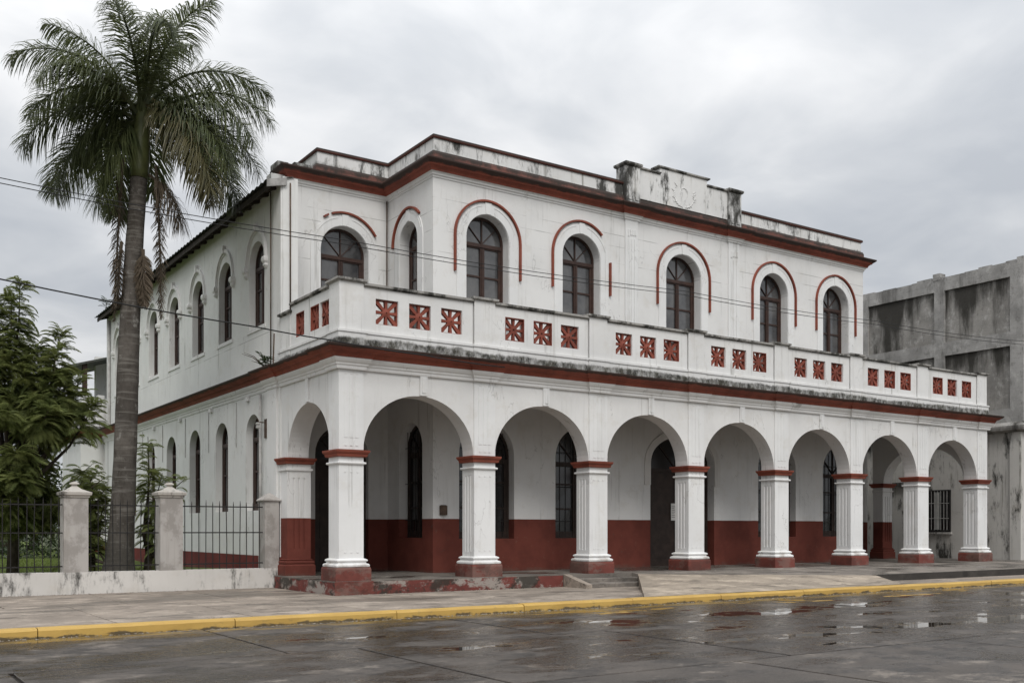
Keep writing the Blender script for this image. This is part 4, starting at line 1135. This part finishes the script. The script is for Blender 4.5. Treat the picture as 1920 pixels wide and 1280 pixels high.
# ================================================================== PLANTS
def np_obj(name, V, Fq, mat, parent):
    org = ORG[parent.name]
    V = np.asarray(V, dtype=np.float64).reshape(-1, 3) - np.array(org)
    me = bpy.data.meshes.new(name); me.from_pydata(V.tolist(), [], Fq.tolist() if hasattr(Fq, 'tolist') else Fq)
    me.materials.append(M[mat]); me.update()
    o = bpy.data.objects.new(name, me); COL.objects.link(o); o.parent = parent; ORG[o.name] = org
    return o
RV = np.array([.83, -.5577, 0]); FV = np.array([.5577, .83, 0]); UZ = np.array([0, 0, 1.])
def frond(base, az, el0, L, droop, width=.62, nl=105, hang=.55, seed=0, plume=1.0, twist=0):
    """pinnate palm frond: rachis curve plus narrow folded leaflets"""
    r = np.random.default_rng(seed)
    n = 26; hd = cos(az) * RV + sin(az) * FV
    P = [np.array(base, float)]; ds = L / n
    for i in range(n):
        s = (i + .5) / n; el = el0 - droop * s ** 1.25
        P.append(P[-1] + ds * (cos(el) * hd + sin(el) * UZ))
    P = np.array(P)
    V = []; Fc = []
    side = np.cross(hd, UZ); side /= np.linalg.norm(side)
    # rachis
    for i in range(n):
        a, b = P[i], P[i + 1]; wa, wb = .055 * (1 - i / n) + .008, .055 * (1 - (i + 1) / n) + .008
        k = len(V); nn = np.cross(side, (b - a) / ds)
        V += [a - side * wa, a + side * wa, b + side * wb, b - side * wb, a - nn * wa * 1.3, b - nn * wb * 1.3]
        Fc += [(k, k + 1, k + 2, k + 3), (k, k + 3, k + 5, k + 4), (k + 1, k + 4, k + 5, k + 2)]
    for j in range(nl):
        s = .10 + .90 * (j + r.uniform(-.3, .3)) / nl; s = min(max(s, .08), .995)
        f = s * n; i = min(int(f), n - 1); t = f - i; p = P[i] * (1 - t) + P[i + 1] * t
        tan = (P[i + 1] - P[i]) / ds; nrm = np.cross(side, tan)
        if nrm[2] < 0: nrm = -nrm
        ll = width * (sin(pi * min(1, .16 + .80 * s)) ** .6) * r.uniform(.82, 1.1)
        for sg in (-1, 1):
            lift = r.normal(.0, .42) * plume
            d = side * sg * cos(lift) * .86 + nrm * sin(lift) + tan * (.45 + .5 * s)
            d /= np.linalg.norm(d)
            w = .0155 * r.uniform(.8, 1.25)
            wv = np.cross(d, nrm); wv /= max(np.linalg.norm(wv), 1e-6)
            a = p; b = p + d * ll * .5 - UZ * hang * ll * .14; c = p + d * ll * .88 - UZ * hang * ll * .62
            e = p + d * ll * 1.0 - UZ * hang * ll * .98
            k = len(V)
            V += [a - wv * w * .6, a + wv * w * .6, b + wv * w, b - wv * w, c + wv * w * .75, c - wv * w * .75, e]
            Fc += [(k, k + 1, k + 2, k + 3), (k + 3, k + 2, k + 4, k + 5), (k + 5, k + 4, k + 6)]
    return V, Fc
PX, PY = 6.68, 29.9
palm = thing('palm_tree', 'tall royal palm with grey trunk standing behind the garden fence', 'palm tree', (PX, PY, .25))
tz = [0.1, .35, .7, 1.2, 2.0, 3.2, 4.5, 6.0, 7.4, 8.6, 9.8, 10.9, 11.6]
tr = [.54, .48, .41, .36, .33, .315, .305, .295, .275, .255, .24, .23, .225]
def pcx(z): return PX + .052 * z * .83 + .03 * sin(z * .6)
def pcy(z): return PY - .040 * z * .5577
b = MB(); pts = []; rad = []
zs_ = np.linspace(.1, 11.6, 70)
for z in zs_:
    pts.append((pcx(z), pcy(z), z)); rad.append(float(np.interp(z, tz, tr)) * (1 + .012 * sin(z * 31)))
b.tube(pts, rad, 20); b.build('trunk', 'trunk', palm, smooth=True)
b = MB(); b.tube([(pcx(z), pcy(z), z) for z in (11.55, 11.8, 12.4, 13.1, 13.7, 14.2)], [.25, .265, .25, .21, .17, .10], 16); b.build('crownshaft', 'crownshaft', palm, smooth=True)
# green sheath bulging at the crown's foot
CB = np.array([pcx(13.4), pcy(13.4), 13.4])
fr = [ # azimuth in the picture plane (0 right, 180 left, 90 away, 270 towards the camera), rise, length, droop, material
    (176, 40, 4.15, 92, 0), (192, 20, 4.1, 86, 0), (168, 0, 4.1, 74, 0), (200, -28, 4.1, 54, 0), (222, -52, 3.5, 34, 0),
    (150, 58, 4.3, 92, 0), (205, 60, 4.4, 96, 0), (140, 28, 4.3, 85, 0), (130, -25, 4.0, 55, 0),
    (4, 44, 4.5, 94, 0), (-14, 30, 4.5, 96, 0), (10, 8, 4.3, 76, 0), (-24, -6, 4.5, 66, 0), (-34, -20, 4.9, 58, 1), (-20, -30, 4.4, 48, 1), (24, 58, 4.6, 98, 0),
    (-60, 62, 4.2, 98, 0), (-85, 74, 4.3, 92, 0), (95, 62, 4.4, 85, 0), (60, 40, 4.3, 85, 0), (105, 20, 4.2, 85, 0),
    (70, 80, 4.3, 55, 0), (190, 78, 4.4, 66, 0), (-30, 76, 4.4, 74, 0), (45, 5, 4.1, 75, 0), (-128, 46, 3.9, 104, 0)]
for k, (az, el0, L, dr, mt) in enumerate(fr):
    bz = CB + np.array([0, 0, random.uniform(-.35, .35)]) + (cos(radians(az)) * RV + sin(radians(az)) * FV) * .16
    V, Fc = frond(bz, radians(az), radians(el0), L * .87, radians(dr + 4), seed=k, width=.95, nl=165, plume=1.25, hang=.62)
    np_obj('frond', V, Fc, ('palm_leaf', 'palm_old')[mt], palm)
for k, (az, el0, L, dz) in enumerate(((183, -86, 4.6, -1.5), (-3, -87, 4.3, -1.7), (215, -86, 1.8, -3.9), (-30, -87, 1.6, -4.1))):
    z = 13.6 + dz
    bz = np.array([pcx(z), pcy(z), z]) + (cos(radians(az)) * RV + sin(radians(az)) * FV) * (.50 if k < 2 else .38)
    V, Fc = frond(bz, radians(az), radians(el0), L, radians(3), seed=90 + k, width=.34, nl=190, hang=.4)
    np_obj('dry_frond', V, Fc, 'palm_dry', palm)
# flower stalk bunch hanging right of the trunk
V, Fc = frond(np.array([pcx(12) + .25, pcy(12) - .1, 11.7]), radians(-5), radians(-35), 1.7, radians(50), seed=77, width=.75, nl=90, hang=1.0)
np_obj('flower_stalk', V, Fc, 'palm_dry', palm)

def pinnate_template(n=15, L=1.0, w=.20, seed=0, fall=.55, thin=.17):
    """compound leaf along +X, arching down"""
    r = np.random.default_rng(seed); V = []; Fc = []
    m = 8; P = [np.zeros(3)]
    for i in range(m):
        a = .45 - (1.05 + fall) * ((i + .5) / m); P.append(P[-1] + L / m * np.array([cos(a), 0, sin(a)]))
    P = np.array(P); k = 0
    for i in range(m):
        h = .008 * (1 - i / m) + .002
        V += [P[i] + (0, -h, 0), P[i] + (0, h, 0), P[i + 1] + (0, h, 0), P[i + 1] + (0, -h, 0)]; Fc.append((k, k + 1, k + 2, k + 3)); k += 4
    for j in range(n):
        s = .12 + .88 * (j + .5) / n; f = s * m; i = min(int(f), m - 1); p = P[i] + (P[i + 1] - P[i]) * (f - i)
        tan = (P[i + 1] - P[i]); tan = tan / np.linalg.norm(tan)
        ll = w * (sin(pi * (.18 + .74 * s)) ** .7) * 1.25
        for sg in (-1, 1):
            d = np.array([0, sg, 0]) * .9 + tan * .55 + np.array([0, 0, r.uniform(-.25, .05)]); d /= np.linalg.norm(d)
            wv = np.cross(d, [0, 0, 1.]); wv /= np.linalg.norm(wv); q = ll * thin
            V += [p, p + d * ll * .45 + wv * q - np.array([0, 0, .01]), p + d * ll - np.array([0, 0, ll * .18]), p + d * ll * .45 - wv * q - np.array([0, 0, .01])]
            Fc.append((k, k + 1, k + 2, k + 3)); k += 4
    return np.array(V), np.array(Fc)
TPL = [pinnate_template(30, 1.0, .19, s, f, .085) for s, f in ((1, .3), (2, .55), (3, .8))]
def place(tpl, pos, az, pitch, scale, roll=0.0):
    V, Fc = tpl
    R = Matrix.Rotation(az, 3, 'Z') @ Matrix.Rotation(-pitch, 3, 'Y') @ Matrix.Rotation(roll, 3, 'X')
    return V @ np.array(R).T * scale + np.asarray(pos), Fc
class Foliage:
    def __init__(self): self.V = []; self.F = []; self.n = 0
    def add(self, V, Fc): self.V.append(V); self.F.append(Fc + self.n); self.n += len(V)
    def build(self, name, mat, parent):
        return np_obj(name, np.concatenate(self.V), np.concatenate(self.F), mat, parent) if self.n else None
def shoot(fol, foln, base, tip, leaves, size, r, young=.2, wood=None):
    base, tip = np.array(base, float), np.array(tip, float)
    for j in range(leaves):
        t = r.uniform(.05, 1.0) ** .8
        p = base + (tip - base) * t + r.normal(0, .05, 3)
        sc = size * (1.05 - .55 * t ** 2) * r.uniform(.7, 1.15)
        az = r.uniform(0, 2 * pi); pit = -.25 + .85 * t + r.normal(0, .25)
        tgt = foln if r.random() < young else fol
        tgt.add(*place(TPL[r.integers(3)], p, az, pit, sc, r.normal(0, .3)))
    if wood is not None: wood.tube([base, base + (tip - base) * .5 + r.normal(0, .04, 3), tip], [.035, .022, .008], 5)
def feather_tree(name, label, x, y, z0, trunk_h, shoots, size, leaves, seed, young=.22, group=None, fork=.5):
    r = np.random.default_rng(seed)
    T = thing(name, label, 'tree', (x, y, z0), group)
    wood = MB(); wood.tube([(x, y, z0 - .1), (x + .05, y, z0 + trunk_h * .5), (x, y, z0 + trunk_h)], [.17, .14, .10], 9)
    fa, fb = Foliage(), Foliage()
    for (bx_, by_, bz_, tx, ty, tz_) in shoots:
        mid = ((x + bx_) / 2 + r.normal(0, .1), (y + by_) / 2, (z0 + trunk_h * .7 + bz_) / 2 - .1)
        wood.tube([(x, y, z0 + trunk_h * fork), mid, (bx_, by_, bz_)], [.08, .06, .035], 6)
        shoot(fa, fb, (bx_, by_, bz_), (tx, ty, tz_), leaves, size, r, young, wood)
    wood.build('trunk', 'bark', T, smooth=True); fa.build('crown', 'leaf', T); fb.build('young_leaves', 'leaf_new', T)
    return T
r0 = np.random.default_rng(11)
sh = [(4.3, 31.8, 6.3, 4.42, 31.6, 8.75), (4.15, 31.7, 6.0, 4.2, 31.6, 8.2), (3.9, 31.9, 5.8, 3.75, 31.9, 8.0), (4.75, 31.6, 5.6, 4.85, 31.5, 7.0), (5.15, 31.5, 5.3, 5.48, 31.3, 7.35), (5.0, 31.2, 4.7, 5.25, 30.9, 6.6),
      (5.5, 31.2, 4.5, 5.92, 31.0, 6.0), (5.6, 30.9, 4.0, 6.25, 30.7, 5.25), (3.2, 31.9, 5.5, 3.0, 31.9, 7.6)]
for k in range(9):
    sh.append((3.4 + .26 * k + r0.normal(0, .1), 31.7 - .06 * k, 5.2 - .12 * k, 3.4 + .28 * k + r0.normal(0, .15), 31.4 - .05 * k, 7.0 - .13 * k + r0.normal(0, .3)))
for k in range(34):
    a = r0.uniform(0, 2 * pi); zz_ = r0.uniform(1.6, 5.3); rr = r0.uniform(.7, 1.9) * (1.0 if zz_ > 2.2 else .8)
    bx_, by_ = 4.35 + cos(a) * rr * .6, 31.6 + sin(a) * rr * .55
    sh.append((bx_, by_, zz_, min(6.05, bx_ + cos(a) * .75), by_ + sin(a) * .7, zz_ + r0.uniform(.05, .8)))
feather_tree('feather_leaved_tree', 'dense dark green tree with feathery compound leaves at the left edge', 4.3, 32.2, .3, 3.2, sh, .80, 84, 5, young=.36)
# shrub by the palm foot
sh = [(7.72, 30.7, 2.4, 7.66, 30.5, 4.35), (7.85, 30.6, 2.2, 8.72, 30.4, 3.15), (7.8, 30.8, 1.9, 8.1, 30.6, 3.3), (7.75, 30.6, 1.5, 8.4, 30.4, 2.5), (7.8, 30.9, 1.1, 8.1, 30.8, 2.1), (7.9, 30.5, .8, 8.35, 30.3, 1.7), (7.6, 30.6, 2.0, 7.75, 30.4, 3.4)]
feather_tree('feather_leaved_shrub', 'light green shrub with arching feathery leaves beside the palm trunk', 7.75, 30.8, .3, 1.2, sh, .66, 34, 9, young=.75)
sh = [(6.2 + r0.uniform(-.45, .35), 31.0 + r0.uniform(-.5, .7), z, 6.3 + r0.uniform(-.5, .35), 31.0 + r0.uniform(-.5, .7), z + .8) for z in np.linspace(.5, 2.5, 14)]
feather_tree('dark_shrub', 'dark leafy shrub between the left pillar and the palm trunk', 6.2, 31.3, .3, 1.0, sh, .62, 26, 12, young=.12)
sh = [(6.5 + r0.uniform(-.4, .4), 33.6 + r0.uniform(-.5, .7), z, 6.5 + r0.uniform(-.5, .5), 33.6 + r0.uniform(-.5, .7), z + .7) for z in np.linspace(.5, 3.0, 12)]
feather_tree('garden_shrub', 'green shrub in front of the rear of the hall, right of the feathery tree', 6.6, 33.8, .3, 1.4, sh, .7, 24, 14, young=.5)
# trees far behind the garden
def far_tree(x, y, h, w, seed, label):
    r = np.random.default_rng(seed); T = thing('background_tree', label, 'tree', (x, y, .5), 'trees behind the garden')
    MB().tube([(x, y, .3), (x + .2, y, h * .3), (x, y, h * .6)], [.3, .24, .12], 8).build('trunk', 'bark', T, smooth=True)
    V = []; Fc = []; k = 0
    cl = [(r.normal(0, w * .32), r.normal(0, w * .32), r.uniform(h * .12, h * .95)) for _ in range(26)]
    for cx, cy, cz in cl:
        rad = w * .26 * r.uniform(.6, 1.1)
        for _ in range(170):
            d = r.normal(0, 1, 3); d /= np.linalg.norm(d); p = np.array([x + cx, y + cy, cz + .4]) + d * rad * r.uniform(.4, 1.0)
            a = r.normal(0, 1, 3); a /= np.linalg.norm(a); b_ = np.cross(a, r.normal(0, 1, 3)); b_ /= np.linalg.norm(b_)
            s = r.uniform(.10, .2); V += [p, p + a * s + b_ * s * .4, p + a * s * 2, p + a * s - b_ * s * .4]; Fc.append((k, k + 1, k + 2, k + 3)); k += 4
    np_obj('crown', V, Fc, 'leaf_dark', T)
far_tree(6.4, 52, 4.2, 4.5, 1, 'dark round tree behind the lawn at the left edge, below the feathery tree')
far_tree(9.0, 60, 4.6, 4.0, 2, 'dark round tree far behind the lawn, right of the other background tree')
# hedge at the end of the lawn
hd = thing('hedge', 'low dark hedge across the far end of the lawn', 'hedge', (-2, 46, .3))
V = []; Fc = []; k = 0
for _ in range(9000):
    p = np.array([r0.uniform(-16, 8.5), 46 + r0.normal(0, .5), .35 + abs(r0.normal(0, .55)) + .3 * sin(_)])
    a = r0.normal(0, 1, 3); a /= np.linalg.norm(a); b_ = np.cross(a, r0.normal(0, 1, 3)); b_ /= np.linalg.norm(b_); s = r0.uniform(.06, .13)
    V += [p, p + a * s + b_ * s * .4, p + a * s * 2, p + a * s - b_ * s * .4]; Fc.append((k, k + 1, k + 2, k + 3)); k += 4
np_obj('foliage', V, Fc, 'leaf_dark', hd)
# lawn grass
V = []; Fc = []; k = 0
for _ in range(14000):
    y = 27.8 + 16 * r0.random() ** 1.3; x = r0.uniform(-1, 8.5); z = lawn_z(x, y) - .01; h = r0.uniform(.05, .13); a = r0.uniform(0, pi); w = .012 + .0006 * (y - 27)
    dx, dy = cos(a) * w, sin(a) * w; lx, ly = r0.normal(0, .03, 2)
    V += [(x - dx, y - dy, z), (x + dx, y + dy, z), (x + lx, y + ly, z + h)]; Fc.append((k, k + 1, k + 2)); k += 3
me = bpy.data.meshes.new('lawn_grass'); me.from_pydata([tuple(map(float, v)) for v in V], [], Fc); me.materials.append(M['grass'])
o = bpy.data.objects.new('lawn_grass', me); COL.objects.link(o)
o['kind'] = 'stuff'; o['label'] = 'short green grass of the garden lawn behind the fence'; o['category'] = 'grass'
# weeds on the ledges
def weed(x, y, z, n, size, seed, label, mat='leaf_dark'):
    r = np.random.default_rng(seed); T = thing('weed', label, 'plant', (x, y, z)); fo = Foliage()
    tp = pinnate_template(6, 1.0, .30, seed, .4)
    for j in range(n): fo.add(*place(tp, (x + r.normal(0, .05), y + r.normal(0, .10), z + r.uniform(0, size * 1.1)), r.uniform(0, 2 * pi), r.uniform(.1, 1.2), size * r.uniform(.5, 1)))
    fo.build('leaves', mat, T)
    MB().tube([(x, y, z), (x, y, z + size)], .01, 5).build('stem', 'bark', T)
weed(XL - .22, 28.0, 6.23, 30, .30, 3, 'dark weed tuft rooted on the cornice at the end of the balcony')
weed(ex + .25, 48.6, ez + .08, 22, .42, 4, 'small weed growing on the far end of the metal roof')
weed(X1 - .1, 23.9, 6.235, 0 or 6, .10, 6, 'tiny weed on the balcony cornice near the corner post')
# bare dry twig sticking out from the cornice weed
tw = MB()
for dx, dz_, yy in ((-.55, .35, 28.3), (-.42, .42, 28.5), (-.3, .15, 28.2)):
    tw.tube([(XL - .25, 28.0, 6.3), (XL - .25 + dx * .5, (28.0 + yy) / 2, 6.3 + dz_ * .7), (XL - .25 + dx, yy, 6.3 + dz_)], [.018, .012, .005], 5)
tag(tw.build('dry_twig', 'bark', origin=(XL - .25, 28.0, 6.3)), 'bare dry twig jutting left from the cornice weed', 'twig')

# grit and leaf litter along the gutter and the wall foot
V = []; Fc = []; k = 0
for _ in range(2600):
    if _ < 1900: x = r0.uniform(-3, 34); y = 18.10 - abs(r0.normal(0, .10)); z = -.148
    elif _ < 2300: x = r0.uniform(-1, 10.2); y = 27.33 - abs(r0.normal(0, .10)); z = .003
    else: x = r0.uniform(10.4, 17.2); y = 23.14 - abs(r0.normal(0, .10)); z = .003
    a = r0.uniform(0, pi); q = r0.uniform(.006, .022); h = q * r0.uniform(.3, .9); dx, dy = cos(a) * q, sin(a) * q
    V += [(x - dx, y - dy, z), (x + dy, y - dx, z), (x + dx, y + dy, z), (x - dy, y + dx, z), (x, y, z + h)]
    Fc += [(k, k + 1, k + 4), (k + 1, k + 2, k + 4), (k + 2, k + 3, k + 4), (k + 3, k, k + 4)]; k += 5
me = bpy.data.meshes.new('gutter_grit'); me.from_pydata([tuple(map(float, v)) for v in V], [], Fc); me.materials.append(M['grit'])
o = bpy.data.objects.new('gutter_grit', me); COL.objects.link(o)
o['kind'] = 'stuff'; o['label'] = 'fine grit lying in the gutter and along the wall foot'; o['category'] = 'grit'
